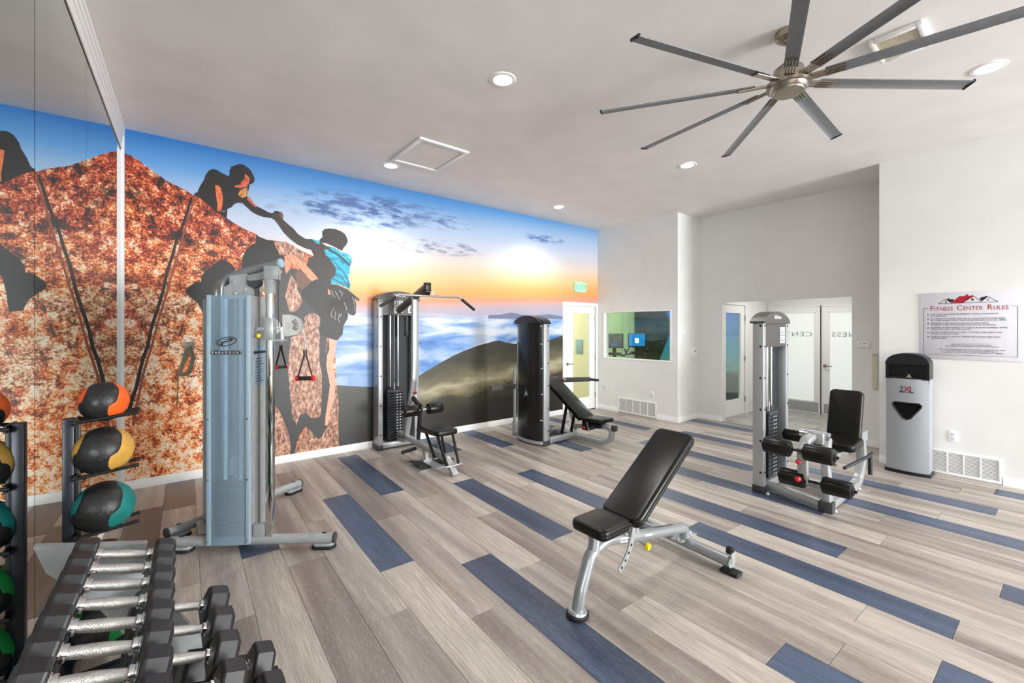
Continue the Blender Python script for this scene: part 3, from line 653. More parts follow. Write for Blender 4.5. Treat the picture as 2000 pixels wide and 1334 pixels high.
# ------------------------------------------------------------------ doors and windows of the setting
def lever(parent, T, mat='nickel'):
    # local: z away from the door, x along the lever
    mb = MB(); mb.cyl((0, 0, 0), (0, 0, 0.012), 0.028, T=T); mb.cyl((0, 0, 0.012), (0, 0, 0.05), 0.010, T=T)
    mb.tube(fillet([(0, 0, 0.045), (0.02, 0, 0.055), (0.12, 0, 0.055)], 0.02), 0.009, T=T)
    return obj('handle', mb, mat, parent)
def hinge_set(parent, T, zs):
    for z in zs:
        mb = MB(); mb.box((0, z, 0.004), (0.022, 0.10, 0.008), T=T); mb.cyl((0, z - 0.05, 0.010), (0, z + 0.05, 0.010), 0.006, T=T, seg=10)
        obj('hinge', mb, 'nickel', parent)
def glazed_door(name, T, w, hgt, glass_rect, label, frame_w=0.065, hinge_side=1, pane='glass', leaf_mat='trim', kick=False, lev=True, framed=True):
    # local: x along the door width (0..w), y up, z towards the viewer; origin at the lower corner
    d = thing(name, T.translation, label, None); del d['label']; d['kind'] = 'structure'; d['label'] = label
    if framed:
        mb = MB(); f = frame_w
        mb.lo_hi((-f, 0, -0.10), (0, hgt + f, 0.014), T=T); mb.lo_hi((w, 0, -0.10), (w + f, hgt + f, 0.014), T=T); mb.lo_hi((0, hgt, -0.10), (w, hgt + f, 0.014), T=T)
        obj('door_frame', mb, 'trim', d)
    x0, x1, y0, y1 = glass_rect
    mb = MB(); g = 0.004; t0, t1 = -0.05, -0.008
    mb.lo_hi((g, 0.012, t0), (x0, hgt - g, t1), T=T); mb.lo_hi((x1, 0.012, t0), (w - g, hgt - g, t1), T=T)
    mb.lo_hi((x0, 0.012, t0), (x1, y0, t1), T=T); mb.lo_hi((x0, y1, t0), (x1, hgt - g, t1), T=T)
    leaf = obj('door_leaf', mb, leaf_mat, d)
    mb = MB(); mb.lo_hi((x0 - 0.004, y0 - 0.004, -0.033), (x1 + 0.004, y1 + 0.004, -0.027), T=T); obj('glass_pane', mb, pane, d)
    mb = MB(); b = 0.012
    mb.lo_hi((x0, y0, -0.012), (x0 + b, y1, -0.004), T=T); mb.lo_hi((x1 - b, y0, -0.012), (x1, y1, -0.004), T=T)
    mb.lo_hi((x0, y0, -0.012), (x1, y0 + b, -0.004), T=T); mb.lo_hi((x0, y1 - b, -0.012), (x1, y1, -0.004), T=T)
    obj('glazing_bead', mb, leaf_mat, d)
    if kick:
        mb = MB(); mb.lo_hi((0.03, 0.02, -0.008), (w - 0.03, 0.20, -0.0055), T=T); obj('kick_plate', mb, 'steel', d)
    hx = w if hinge_side > 0 else 0
    lx = 0.07 if hinge_side > 0 else w - 0.07
    if lev: lever(d, T @ M.Translation((lx, 0.92, -0.008)) @ (M.Identity(4) if hinge_side > 0 else M.Rotation(math.pi, 4, 'Z')))
    if hinge_side: hinge_set(d, T @ M.Translation((hx, 0, -0.004)), (0.28, 1.03, 1.78))
    return d
T1 = frame((DX0, YM, 0), (1, 0, 0), (0, -1, 0))
T1 = M.Translation((DX0, YM, 0)) @ M(((1, 0, 0, 0), (0, 0, -1, 0), (0, 1, 0, 0), (0, 0, 0, 1)))
glazed_door('door_1', T1, DX1 - DX0, DZ - 0.012, (0.21, 0.70, 0.24, 1.90), 'white glazed door with lever handle at the right end of the mural')
# notice and closer bar on that door
# exit sign above it
ex = thing('exit_sign', (6.18, YM, 2.28), 'green lit exit sign on the mural above the white door', 'exit sign')
mb = MB(); mb.lo_hi((6.03, YM - 0.055, 2.285), (6.33, YM - 0.004, 2.475), bev=0.006); obj('housing', mb, 'exitgreen', ex)
mb = text_bm('EXIT', 0.135, 'CENTER', 1.05, 0.002, M.Translation((6.18, YM - 0.0565, 2.333)) @ M.Rotation(R(90), 4, 'X')); obj('lettering', mb, 'exitink', ex)

# inner window to the cardio room
w1 = thing('window_1', (XB, (WY0 + WY1) / 2, WZ0), 'inner window in the far white wall looking into the cardio room', None); w1['kind'] = 'structure'
mb = MB()
e = 0.004
for a, b in (((WY0 - 0.02, WZ0 - 0.02), (WY0 + e, WZ1 + 0.02)), ((WY1 - e, WZ0 - 0.02), (WY1 + 0.02, WZ1 + 0.02)), ((WY0, WZ1 - e), (WY1, WZ1 + 0.02)), ((WY0, WZ0 - 0.02), (WY1, WZ0 + e))):
    mb.lo_hi((XB - 0.006, a[0], a[1]), (XB - 0.0005, b[0], b[1]))
for a, b in (((WY0 + 0.0005, WZ0), (WY0 + e, WZ1)), ((WY1 - e, WZ0), (WY1 - 0.0005, WZ1)), ((WY0, WZ1 - e), (WY1, WZ1 - 0.0005)), ((WY0, WZ0 + 0.0005), (WY1, WZ0 + e))):
    mb.lo_hi((XB - 0.001, a[0], a[1]), (XB + 0.125, b[0], b[1]))
obj('window_frame', mb, 'trim', w1)
mb = MB(); mb.lo_hi((XB + 0.06, WY0, WZ0), (XB + 0.066, WY1, WZ1)); obj('glass_pane', mb, 'glass', w1)

# daylight windows of the wall behind the camera (out of the picture): frames only
for n_, (a, b) in enumerate(((2.23, 4.07), (4.48, 6.32))):
    mb = MB()
    for p, q in (((a, -8.1, 0.7), (a + 0.05, -8.0, 3.02)), ((b - 0.05, -8.1, 0.7), (b, -8.0, 3.02)), ((a, -8.1, 0.7), (b, -8.0, 0.75)), ((a, -8.1, 2.97), (b, -8.0, 3.02))): mb.lo_hi(p, q)
    struct('window_%d' % (n_ + 2), mb, 'trim')

# entry lobby beyond the wide opening
LYL, LYR, LXF = 3.60, 1.62, 9.48
lob = struct('floor_entry', walls_box(((XR + 0.02, LYR, -0.06), (LXF + 0.4, LYL, -0.004))), 'subfloor')
tx = [XR + 0.0, 8.0, 8.6, 9.2, 9.8]; ty = [1.62, 2.22, 2.82, 3.42, 3.60]
for i in range(4):
    for j in range(4):
        mb = MB(); mb.lo_hi((tx[i] + 0.002, ty[j] + 0.002, -0.004), (tx[i + 1] - 0.002, ty[j + 1] - 0.002, 0.001), bev=0.001)
        obj('tile', mb, 'tile', lob)
struct('trim_3', walls_box(((XR - 0.012, OY0, 0.0), (XR + 0.022, OY1, 0.004))), 'nickel')
SX0, SX1 = 7.60, 8.47
struct('wall_lobby_left', walls_box(((XR + 0.12, LYL, 0), (SX0, LYL + 0.10, 2.6)), ((SX0, LYL, 2.03), (SX1, LYL + 0.10, 2.6)), ((SX1, LYL, 0), (9.95, LYL + 0.10, 2.6))), 'wall')
struct('wall_lobby_right', walls_box(((XR + 0.12, LYR - 0.1, 0), (LXF + 0.1, LYR, 2.6))), 'wall')
FY = (1.78, 2.68, 3.58)
struct('wall_lobby_far', walls_box(((LXF, LYR, 2.018), (LXF + 0.1, LYL, 2.6)), ((LXF, LYR, 0), (LXF + 0.1, FY[0] - 0.012, 2.06))), 'wall')
struct('ceiling_lobby', walls_box(((XR + 0.12, LYR - 0.1, 2.45), (LXF + 0.1, LYL + 0.1, 2.6))), 'wall')
T2 = M.Translation((SX0, LYL, 0)) @ M(((1, 0, 0, 0), (0, 0, -1, 0), (0, 1, 0, 0), (0, 0, 0, 1)))
glazed_door('door_2', T2, SX1 - SX0, 2.018, (0.11, 0.72, 0.29, 1.885), 'white glazed door in the left side of the entry lobby')
def far_door(name, y_left, y_right, label, word, hinge):
    T = M.Translation((LXF, y_left, 0)) @ M(((0, 0, -1, 0), (-1, 0, 0, 0), (0, 1, 0, 0), (0, 0, 0, 1)))
    w = y_left - y_right
    d = glazed_door(name, T, w, 2.0, (0.11, w - 0.09, 0.215, 1.895), label, frame_w=0.02, hinge_side=0, pane='frosted', kick=True, lev=False)
    Tm = T @ M.Translation((w - 0.13, 1.44, -0.0268)) @ M.Diagonal((-1, 1, 1, 1))
    mb = text_bm(word, 0.125, 'LEFT', 1.12, 0.0006, Tm, sx=1.35 if len(word) == 6 else 1.25); obj('lettering', mb, 'rackgrey', d)
    return d, T, w
d3, T3, w3 = far_door('door_3', FY[2] - 0.01, FY[1] + 0.012, 'left leaf of the frosted glass entry doors', 'CENTER', -1)
d4, T4, w4 = far_door('door_4', FY[1] - 0.012, FY[0] + 0.01, 'right leaf of the frosted glass entry doors', 'FITNESS', 1)
lever(d4, T4 @ M.Translation((0.05, 0.90, -0.008)))

# cardio room and corridor shells
struct('floor_cardio', walls_box(((XB + 0.12, YC + 0.12, -0.06), (9.9, 7.1, 0)), ((XR + 0.12, LYL + 0.1, -0.06), (9.9, YC + 0.12, 0))), 'tile')
struct('wall_cardio_green', walls_box(((XB + 0.12, 7.0, 0), (9.9, 7.1, 2.9))), 'palegreen')
struct('wall_cardio_print', walls_box(((9.8, LYL + 0.1, 0), (9.9, 7.0, 2.9))), 'm_cardio')
struct('ceiling_cardio', walls_box(((XB + 0.12, YC + 0.12, 2.9), (9.95, 7.1, 3.0)), ((XR + 0.12, LYL, 2.9), (9.95, YC + 0.12, 3.0))), 'wall')
struct('wall_cardio_side', walls_box(((XB + 0.02, YM + 0.12, 0), (XB + 0.12, 8.6, 2.9))), 'paleyellow')
struct('floor_corridor', walls_box(((4.9, YM + 0.12, -0.06), (XB + 0.02, 8.6, 0))), 'tile')
struct('wall_corridor_end', walls_box(((4.9, 8.5, 0), (XB + 0.12, 8.6, 2.9))), 'paleyellow')
struct('wall_corridor_left', walls_box(((4.8, YM + 0.12, 0), (4.9, 8.6, 2.9))), 'paleyellow')
struct('ceiling_corridor', walls_box(((4.8, YM + 0.12, 2.8), (XB + 0.12, 8.6, 2.9))), 'wall')
nb = MB(); nb.lo_hi((6.732, 6.08, 1.06), (6.743, 6.28, 1.36), bev=0.003); tag(obj('corridor_notice', nb, 'noticeblue'), 'pale blue notice hanging in the yellow corridor behind the glazed door', 'notice')
# ------------------------------------------------------------------ adjustable bench (foreground)
def adjustable_bench():
    Y0 = 1.64
    t = thing('adjustable_bench', (2.3, Y0, 0), 'black padded adjustable weight bench with silver frame in the middle of the floor', 'weight bench')
    mb = MB()
    path = fillet([(1.775, Y0, 0.02), (1.80, Y0, 0.13), (1.885, Y0, 0.315), (2.02, Y0, 0.345), (2.40, Y0, 0.262), (2.80, Y0, 0.185), (2.885, Y0, 0.17), (2.89, Y0, 0.06)], [0.2, 0.10, 0.15, 0.3, 0.3, 0.05], 8)
    mb.oval(path, 0.034, 0.036, up=(0, 1, 0)); mb.cyl((1.905, Y0, 0.30), (1.93, Y0, 0.425), 0.037, 0.031)
    sp = obj('spine', mb, 'silver', t)
    Tl = frame((2.62, Y0 - 0.008, 0.2585), (1, 0, -0.195), (0.195, 0, 1))
    mb = text_bm('PARAMOUNT', 0.030, 'CENTER', 1.1, 0.0006, M.Translation((2.62, Y0 - 0.010, 0.2565)) @ M.Rotation(math.atan(0.2), 4, 'Y'), sx=1.25); obj('lettering', mb, 'ink', sp)
    mb = MB(); mb.box((0, 0, 0), (0.10, 0.001, 0.028), T=M.Translation((2.16, Y0 - 0.0345, 0.316)) @ M.Rotation(math.atan(0.21), 4, 'Y')); mb.box((0, 0, 0), (0.08, 0.001, 0.018), T=M.Translation((2.40, Y0 - 0.0345, 0.272)) @ M.Rotation(math.atan(0.2), 4, 'Y')); obj('sticker', mb, 'decal', sp)
    mb = MB(); mb.lathe([(0.062, 0.0), (0.064, 0.006), (0.064, 0.018), (0.058, 0.024)], T=M.Translation((1.775, Y0, 0.0))); obj('rubber_foot', mb, 'rubber', t)
    mb = MB(); mb.cyl((1.775, Y0, 0.02), (1.777, Y0, 0.034), 0.056, 0.052); obj('foot_plate', mb, 'steel', t)
    mb = MB(); mb.oval([(2.862, 1.305, 0.072), (2.915, 1.975, 0.072)], 0.046, 0.034, 20); obj('rear_tube', mb, 'silver', t)
    mb = MB(); mb.box((2.80, Y0, 0.107), (0.05, 0.08, 0.008), bev=0.002); mb.box((2.955, Y0, 0.107), (0.06, 0.08, 0.008), bev=0.002)
    for x in (2.795, 2.96): mb.cyl((x, Y0, 0.108), (x, Y0, 0.125), 0.012, seg=6)
    obj('bolt_flange', mb, 'steel', t)
    for (x, y, s) in ((2.862, 1.305, -1), (2.915, 1.975, 1)):
        mb = MB(); mb.box((x, y + s * 0.002, 0.012), (0.085, 0.12, 0.022), bev=0.011, seg=3); obj('rubber_foot', mb, 'rubber', t)
        mb = MB(); mb.oval([(x, y, 0.072), (x, y + s * 0.01, 0.072)], 0.046, 0.034, 20); mb.box((x + 0.012, y + s * 0.012, 0.10), (0.06, 0.008, 0.07), bev=0.003); cap = obj('end_plate', mb, 'steel', t)
        mb = MB(); mb.cyl((x - 0.005, y + s * 0.014, 0.148), (x - 0.005, y - s * 0.018, 0.148), 0.026, seg=18); mb.cyl((x - 0.005, y + s * 0.02, 0.148), (x - 0.005, y - s * 0.025, 0.148), 0.008, seg=10); obj('wheel', mb, 'rubber', t)
    mb = MB(); mb.slab(0.265, 0.255, 0.062, 0.045, 0.020, M.Translation((1.975, Y0, 0.450))); st = obj('seat_pad', mb, 'vinyl', t)
    mb = MB(); mb.slab(0.269, 0.259, 0.010, 0.047, 0.005, M.Translation((1.975, Y0, 0.446))); obj('piping', mb, 'vinyl', st)
    mb = MB(); mb.box((1.975, Y0, 0.416), (0.20, 0.09, 0.008)); mb.rect(fillet([(1.86, Y0 - 0.02, 0.41), (2.14, Y0 - 0.02, 0.37), (2.18, Y0 - 0.02, 0.34)], 0.02), 0.008, 0.04, 0.002, up=(0, 1, 0)); obj('seat_bracket', mb, 'steel', t)
    a, b = V((2.125, Y0, 0.455)), V((2.765, Y0, 0.885)); d = (b - a).normalized(); n = V((-d.z, 0, d.x))
    Tb = frame((a + b) / 2 - n * 0.034, (0, 1, 0), n)
    mb = MB(); mb.slab(0.285, (b - a).length, 0.068, 0.05, 0.022, Tb); bp = obj('back_pad', mb, 'vinyl', t)
    mb = MB(); mb.slab(0.289, (b - a).length + 0.004, 0.012, 0.052, 0.006, Tb @ M.Translation((0, 0, -0.004))); obj('piping', mb, 'vinyl', bp)
    c = a - n * 0.075
    mb = MB()
    for sy in (-0.045, 0.045): mb.rect([c + d * 0.05 + V((0, sy, 0)), c + d * 0.62 + V((0, sy, 0))], 0.025, 0.025, 0.003)
    mb.rect([V((2.30, Y0, 0.285)), c + d * 0.16], 0.05, 0.03, 0.004)
    obj('back_support', mb, 'steel', t)
    mb = MB(); o_, i_ = [], []
    for k in range(13):
        an = R(8 + 52 * k / 12); cx, cz = 1.93, 0.42
        o_.append((cx + 0.32 * math.cos(an), cz - 0.32 * math.sin(an))); i_.append((cx + 0.282 * math.cos(an), cz - 0.282 * math.sin(an)))
    Tp = M(((1, 0, 0, 0), (0, 0, 1, Y0 - 0.045), (0, 1, 0, 0), (0, 0, 0, 1)))
    mb.prism(o_ + i_[::-1], -0.004, 0.004, Tp); lad = obj('ladder_arc', mb, 'steel', t)
    mb = MB()
    for k in range(4):
        an = R(28 + 9 * k); mb.cyl((1.93 + 0.301 * math.cos(an), Y0 - 0.0505, 0.42 - 0.301 * math.sin(an)), (1.93 + 0.301 * math.cos(an), Y0 - 0.0395, 0.42 - 0.301 * math.sin(an)), 0.008, seg=12)
    obj('pin_hole', mb, 'cavity', lad)
    mb = MB(); mb.cyl((2.31, Y0 - 0.03, 0.262), (2.31, Y0 - 0.075, 0.250), 0.010); obj('pin_sleeve', mb, 'steel', t)
    mb = MB(); mb.lathe([(0.008, 0), (0.020, 0.006), (0.022, 0.018), (0.018, 0.028), (0.008, 0.032)], 16, frame((2.31, Y0 - 0.072, 0.251), (1, 0, 0), (0, -1, -0.25))); obj('pull_knob', mb, 'yellow', t)
adjustable_bench()

# ------------------------------------------------------------------ weight stack tower shared by the three selectorised machines
def stack_tower(t, T, W, D, H, rods=True, panel_z=None, shroud_back=False, cap_mat='capgrey', stack_x=0.0, plates=16, logo=True, chart=True, foot=True):
    # local frame: x across the tower (centred), y from the open front (0) to the back (D), z up
    pw = 0.062
    for s in (-1, 1):
        mb = MB(); x0 = s * (W / 2 - pw / 2)
        mb.box((x0, D / 2, (H - 0.1) / 2 + 0.02), (pw, D, H - 0.14), T, bev=0.008); p = obj('post', mb, 'steel', t)
        mb = MB()
        for z in [0.2 + k * (H - 0.55) / 4 for k in range(5)] + [H - 0.15]:
            mb.cyl((x0, -0.003, z), (x0, 0.002, z), 0.011, seg=10, T=T); mb.cyl((s * (W / 2 + 0.003), D * 0.25, z), (s * (W / 2 - 0.002), D * 0.25, z), 0.011, seg=10, T=T)
        obj('bolt', mb, 'blackmetal', p)
        if foot:
            mb = MB(); mb.box((x0, D / 2, 0.035), (pw + 0.006, D + 0.006, 0.07), T, bev=0.004); obj('foot_cap', mb, 'darkgrey', p)
    # arched cap
    mb = MB(); pts = []
    for k in range(17):
        u = -1 + 2 * k / 16; pts.append((u * (W / 2 + 0.012), H - 0.105 + 0.10 * (1 - u * u) ** 0.75))
    pts = [(-W / 2 - 0.012, H - 0.125)] + pts + [(W / 2 + 0.012, H - 0.125)]
    Tc = T @ M(((1, 0, 0, 0), (0, 0, 1, 0), (0, 1, 0, 0), (0, 0, 0, 1)))
    mb.prism(pts, -0.012, D + 0.02, Tc); cap = obj('top_cap', mb, cap_mat, t)
    if logo:
        mb = text_bm('LifeFitness', 0.052, 'CENTER', 0.9, 0.001, T @ M.Translation((0.0, -0.0128, H - 0.078)) @ M.Rotation(R(90), 4, 'X') @ M.Shear('XZ', 4, (0, 0)), sx=0.9); obj('lettering', mb, 'decal', cap)
    iw = W / 2 - pw
    mb = MB(); mb.lo_hi((-iw, D - 0.02, 0.08), (iw, D - 0.012, H - 0.12), T=T); obj('back_panel', mb, 'plate', t)
    if panel_z:
        mb = MB(); mb.lo_hi((-iw, 0.004, panel_z), (iw, 0.012, H - 0.12), T=T); pn = obj('sign_panel', mb, 'capgrey', t)
        if chart:
            for sx_ in ((0.10,) if chart == 1 else (-0.07, 0.13)):
                mb = MB()
                for a in range(2):
                    for b_ in range(2): mb.lo_hi((sx_ + a * 0.065, 0.002, panel_z + 0.035 + b_ * 0.085), (sx_ + a * 0.065 + 0.058, 0.0045, panel_z + 0.035 + b_ * 0.085 + 0.076), T=T)
                ch = obj('instruction_chart', mb, 'decal', pn)
                mb = MB()
                for a in range(2):
                    for b_ in range(2):
                        cx, cz = sx_ + a * 0.065 + 0.029, panel_z + 0.073 + b_ * 0.085
                        mb.cyl((cx, 0.0012, cz + 0.02), (cx, 0.002, cz + 0.02), 0.006, seg=8, T=T); mb.box((cx + 0.004, 0.0016, cz - 0.004), (0.012, 0.0008, 0.034), T); mb.box((cx - 0.008, 0.0016, cz - 0.016), (0.026, 0.0008, 0.008), T)
                obj('figure', mb, 'ink', ch)
    if rods:
        for sx_ in (-0.055, 0.055):
            mb = MB(); mb.cyl((stack_x + sx_, D * 0.5, 0.1), (stack_x + sx_, D * 0.5, H - 0.13), 0.0125, seg=14, T=T); obj('guide_rod', mb, 'chrome', t)
        sh_ = 0.038; z0 = 0.12
        for k in range(plates):
            mb = MB(); mb.box((stack_x, D * 0.5, z0 + k * sh_ + sh_ / 2 - 0.002), (0.24, min(0.13, D * 0.9), sh_ - 0.004), T, bev=0.003, seg=1); pl = obj('weight_plate', mb, 'plate', t)
        mb = MB(); zt = z0 + plates * sh_
        mb.box((stack_x, D * 0.5, zt + 0.02), (0.22, 0.10, 0.04), T, bev=0.006); mb.cyl((stack_x - 0.055, D * 0.5, zt), (stack_x - 0.055, D * 0.5, zt + 0.085), 0.02, seg=12, T=T); mb.cyl((stack_x + 0.055, D * 0.5, zt), (stack_x + 0.055, D * 0.5, zt + 0.085), 0.02, seg=12, T=T); obj('head_plate', mb, 'darkgrey', t)
        mb = MB(); mb.cyl((stack_x, D * 0.5, zt + 0.03), (stack_x, D * 0.5, zt + 0.13), 0.012, seg=12, T=T); mb.cyl((stack_x, D * 0.5, zt + 0.13), (stack_x, D * 0.5, H - 0.2), 0.004, seg=8, T=T); obj('lift_cable', mb, 'chrome', t)
        fy = D * 0.5 - min(0.13, D * 0.9) / 2
        mb = MB()
        for k in range(plates):
            for sx_ in (0.015, 0.06): mb.cyl((stack_x + sx_, fy - 0.001, z0 + k * sh_ + sh_ / 2), (stack_x + sx_, fy + 0.001, z0 + k * sh_ + sh_ / 2), 0.008, seg=8, T=T)
        obj('weight_number', mb, 'decal', t)
    mb = MB(); mb.lo_hi((-W / 2 + pw, 0.01, 0.02), (W / 2 - pw, D - 0.01, 0.09), T=T, bev=0.006); obj('base_beam', mb, 'steel', t)

def roller(t, p, q, r, mat='vinyl', name='roller_pad'):
    p, q = V(p), V(q); L = (q - p).length
    Tq = frame(p, (1, 0.3, 0.2), q - p)
    mb = MB(); e = r * 0.22
    mb.lathe([(r * 0.55, 0), (r - e, 0.002), (r - e * 0.3, e * 0.3), (r, e), (r, L - e), (r - e * 0.3, L - e * 0.3), (r - e, L - 0.002), (r * 0.55, L)], 26, Tq); o = obj(name, mb, mat, t)
    mb = MB(); mb.lathe([(0.002, -0.014), (r * 0.42, -0.012), (r * 0.5, -0.004), (r * 0.5, L + 0.004), (r * 0.42, L + 0.012), (0.002, L + 0.014)], 18, Tq); obj('end_cap', mb, 'blackmetal', o)
    return o
def ball_knob(t, p, r=0.018, mat='red'):
    mb = MB(); mb.sph(p, r, 14); return obj('knob', mb, mat, t)

# ------------------------------------------------------------------ leg extension / curl machine
def leg_machine():
    t = thing('leg_curl_machine', (4.9, 1.5, 0), 'seated leg machine with black rollers and silver weight tower in front of the entry opening', 'exercise machine')
    T = M.Translation((4.785, 1.73, 0))
    stack_tower(t, T, 0.63, 0.10, 1.765, panel_z=1.405, stack_x=-0.06, plates=16, chart=1)
    mb = MB(); mb.rect([(4.60, 1.735, 0.055), (4.47, 1.27, 0.055)], 0.07, 0.075); mb.rect([(5.02, 1.74, 0.055), (4.98, 1.27, 0.055)], 0.06, 0.075); obj('link_tube', mb, 'steel', t)
    mb = MB()
    path = fillet([(4.46, 1.22, 0.045), (5.42, 1.22, 0.045), (5.56, 1.22, 0.25), (5.53, 1.22, 0.46), (5.05, 1.22, 0.43)], [0.18, 0.15, 0.06], 7)
    mb.rect(path, 0.07, 0.075, 0.01, up=(0, 1, 0)); fr_ = obj('seat_frame', mb, 'steel', t)
    mb = MB(); mb.box((4.475, 1.22, 0.045), (0.09, 0.10, 0.09), bev=0.005); obj('foot_cap', mb, 'darkgrey', t)
    mb = MB(); mb.rect([(4.50, 1.22, 0.06), (4.55, 1.25, 0.42), (4.66, 1.27, 0.60)], 0.085, 0.06, 0.008, up=(0, 1, 0)); mb.rect([(4.62, 1.26, 0.42), (5.1, 1.24, 0.42)], 0.07, 0.05); obj('front_upright', mb, 'steel', t)
    mb = MB()
    for x in (4.95, 5.12): mb.cyl((x, 1.182, 0.045), (x, 1.178, 0.045), 0.016, seg=12)
    mb.cyl((4.55, 1.17, 0.40), (4.55, 1.21, 0.40), 0.018, seg=12); obj('bolt', mb, 'chrome', t)
    for x, y in ((4.53, 1.18), (5.36, 1.2), (4.50, 1.705), (5.05, 1.71)):
        mb = MB(); mb.cyl((x, y, 0.0), (x, y, 0.02), 0.022, 0.014, seg=12); obj('levelling_foot', mb, 'steel', t)
    mb = MB(); mb.slab(0.33, 0.36, 0.07, 0.05, 0.022, frame((5.02, 1.28, 0.50), (0, 1, 0), (-0.06, 0, 1))); obj('seat_pad', mb, 'vinyl', t)
    a, b = V((5.17, 1.285, 0.50)), V((5.30, 1.285, 0.975)); d = (b - a).normalized(); n = V((-d.z, 0, d.x))
    mb = MB(); mb.slab(0.275, 0.50, 0.065, 0.045, 0.02, frame((a + b) / 2 - n * 0.03, (0, 1, 0), n)); obj('back_pad', mb, 'vinyl', t)
    mb = MB(); mb.rect([a - n * 0.09 + d * 0.0, a - n * 0.09 + d * 0.42], 0.07, 0.035); mb.rect([(5.2, 1.285, 0.47), (5.62, 1.285, 0.47)], 0.06, 0.09); obj('back_post', mb, 'steel', t)
    ball_knob(t, (5.36, 1.215, 0.53), 0.02)
    # lever arm with two pairs of rollers
    mb = MB()
    mb.rect(fillet([(4.62, 1.36, 0.62), (4.40, 1.36, 0.60), (4.32, 1.36, 0.50), (4.36, 1.36, 0.24)], 0.06), 0.05, 0.075, 0.008, up=(0, 1, 0))
    mb.box((4.60, 1.32, 0.60), (0.10, 0.10, 0.10), bev=0.01); obj('lever_arm', mb, 'steel', t)
    mb = MB(); mb.cyl((4.62, 1.24, 0.62), (4.62, 1.47, 0.62), 0.035, seg=20); obj('pivot', mb, 'chrome', t)
    for x, z, y0, y1, y2, y3 in ((4.22, 0.545, 1.625, 1.415, 1.315, 1.10), (4.36, 0.262, 1.545, 1.345, 1.22, 1.015)):
        roller(t, (x, y0, z), (x, y1, z), 0.071); roller(t, (x, y2, z), (x, y3, z), 0.071)
        mb = MB(); mb.cyl((x, y0 + 0.02, z), (x, y3 - 0.03, z), 0.012, seg=12); obj('roller_axle', mb, 'blackmetal', t)
    roller(t, (4.78, 1.66, 0.545), (4.78, 1.42, 0.545), 0.055, name='thigh_roller')
    mb = MB(); mb.rect([(4.24, 1.36, 0.545), (4.36, 1.36, 0.52)], 0.04, 0.03); mb.cyl((4.36, 1.385, 0.30), (4.30, 1.42, 0.27), 0.016, seg=12); obj('roller_bracket', mb, 'steel', t)
    ball_knob(t, (4.20, 1.35, 0.455), 0.022); ball_knob(t, (4.22, 1.36, 0.30), 0.024)
    # side handles
    for y_, s in ((1.12, -1), (1.44, 1)):
        mb = MB(); mb.tube(fillet([(4.56, y_, 0.385), (4.90, y_ + s * 0.10, 0.45), (5.0, y_ + s * 0.10, 0.46)], 0.05), 0.014); hd = obj('handle_bar', mb, 'plate', t)
        mb = MB(); mb.cyl((4.93, y_ + s * 0.10, 0.455), (4.93, y_ + s * 0.10, 0.28), 0.017, seg=14); obj('grip', mb, 'rubber', hd)
    mb = MB(); mb.lo_hi((5.50, 1.2, 0.43), (5.70, 1.212, 0.53)); obj('adjuster_plate', mb, 'steel', t)
leg_machine()

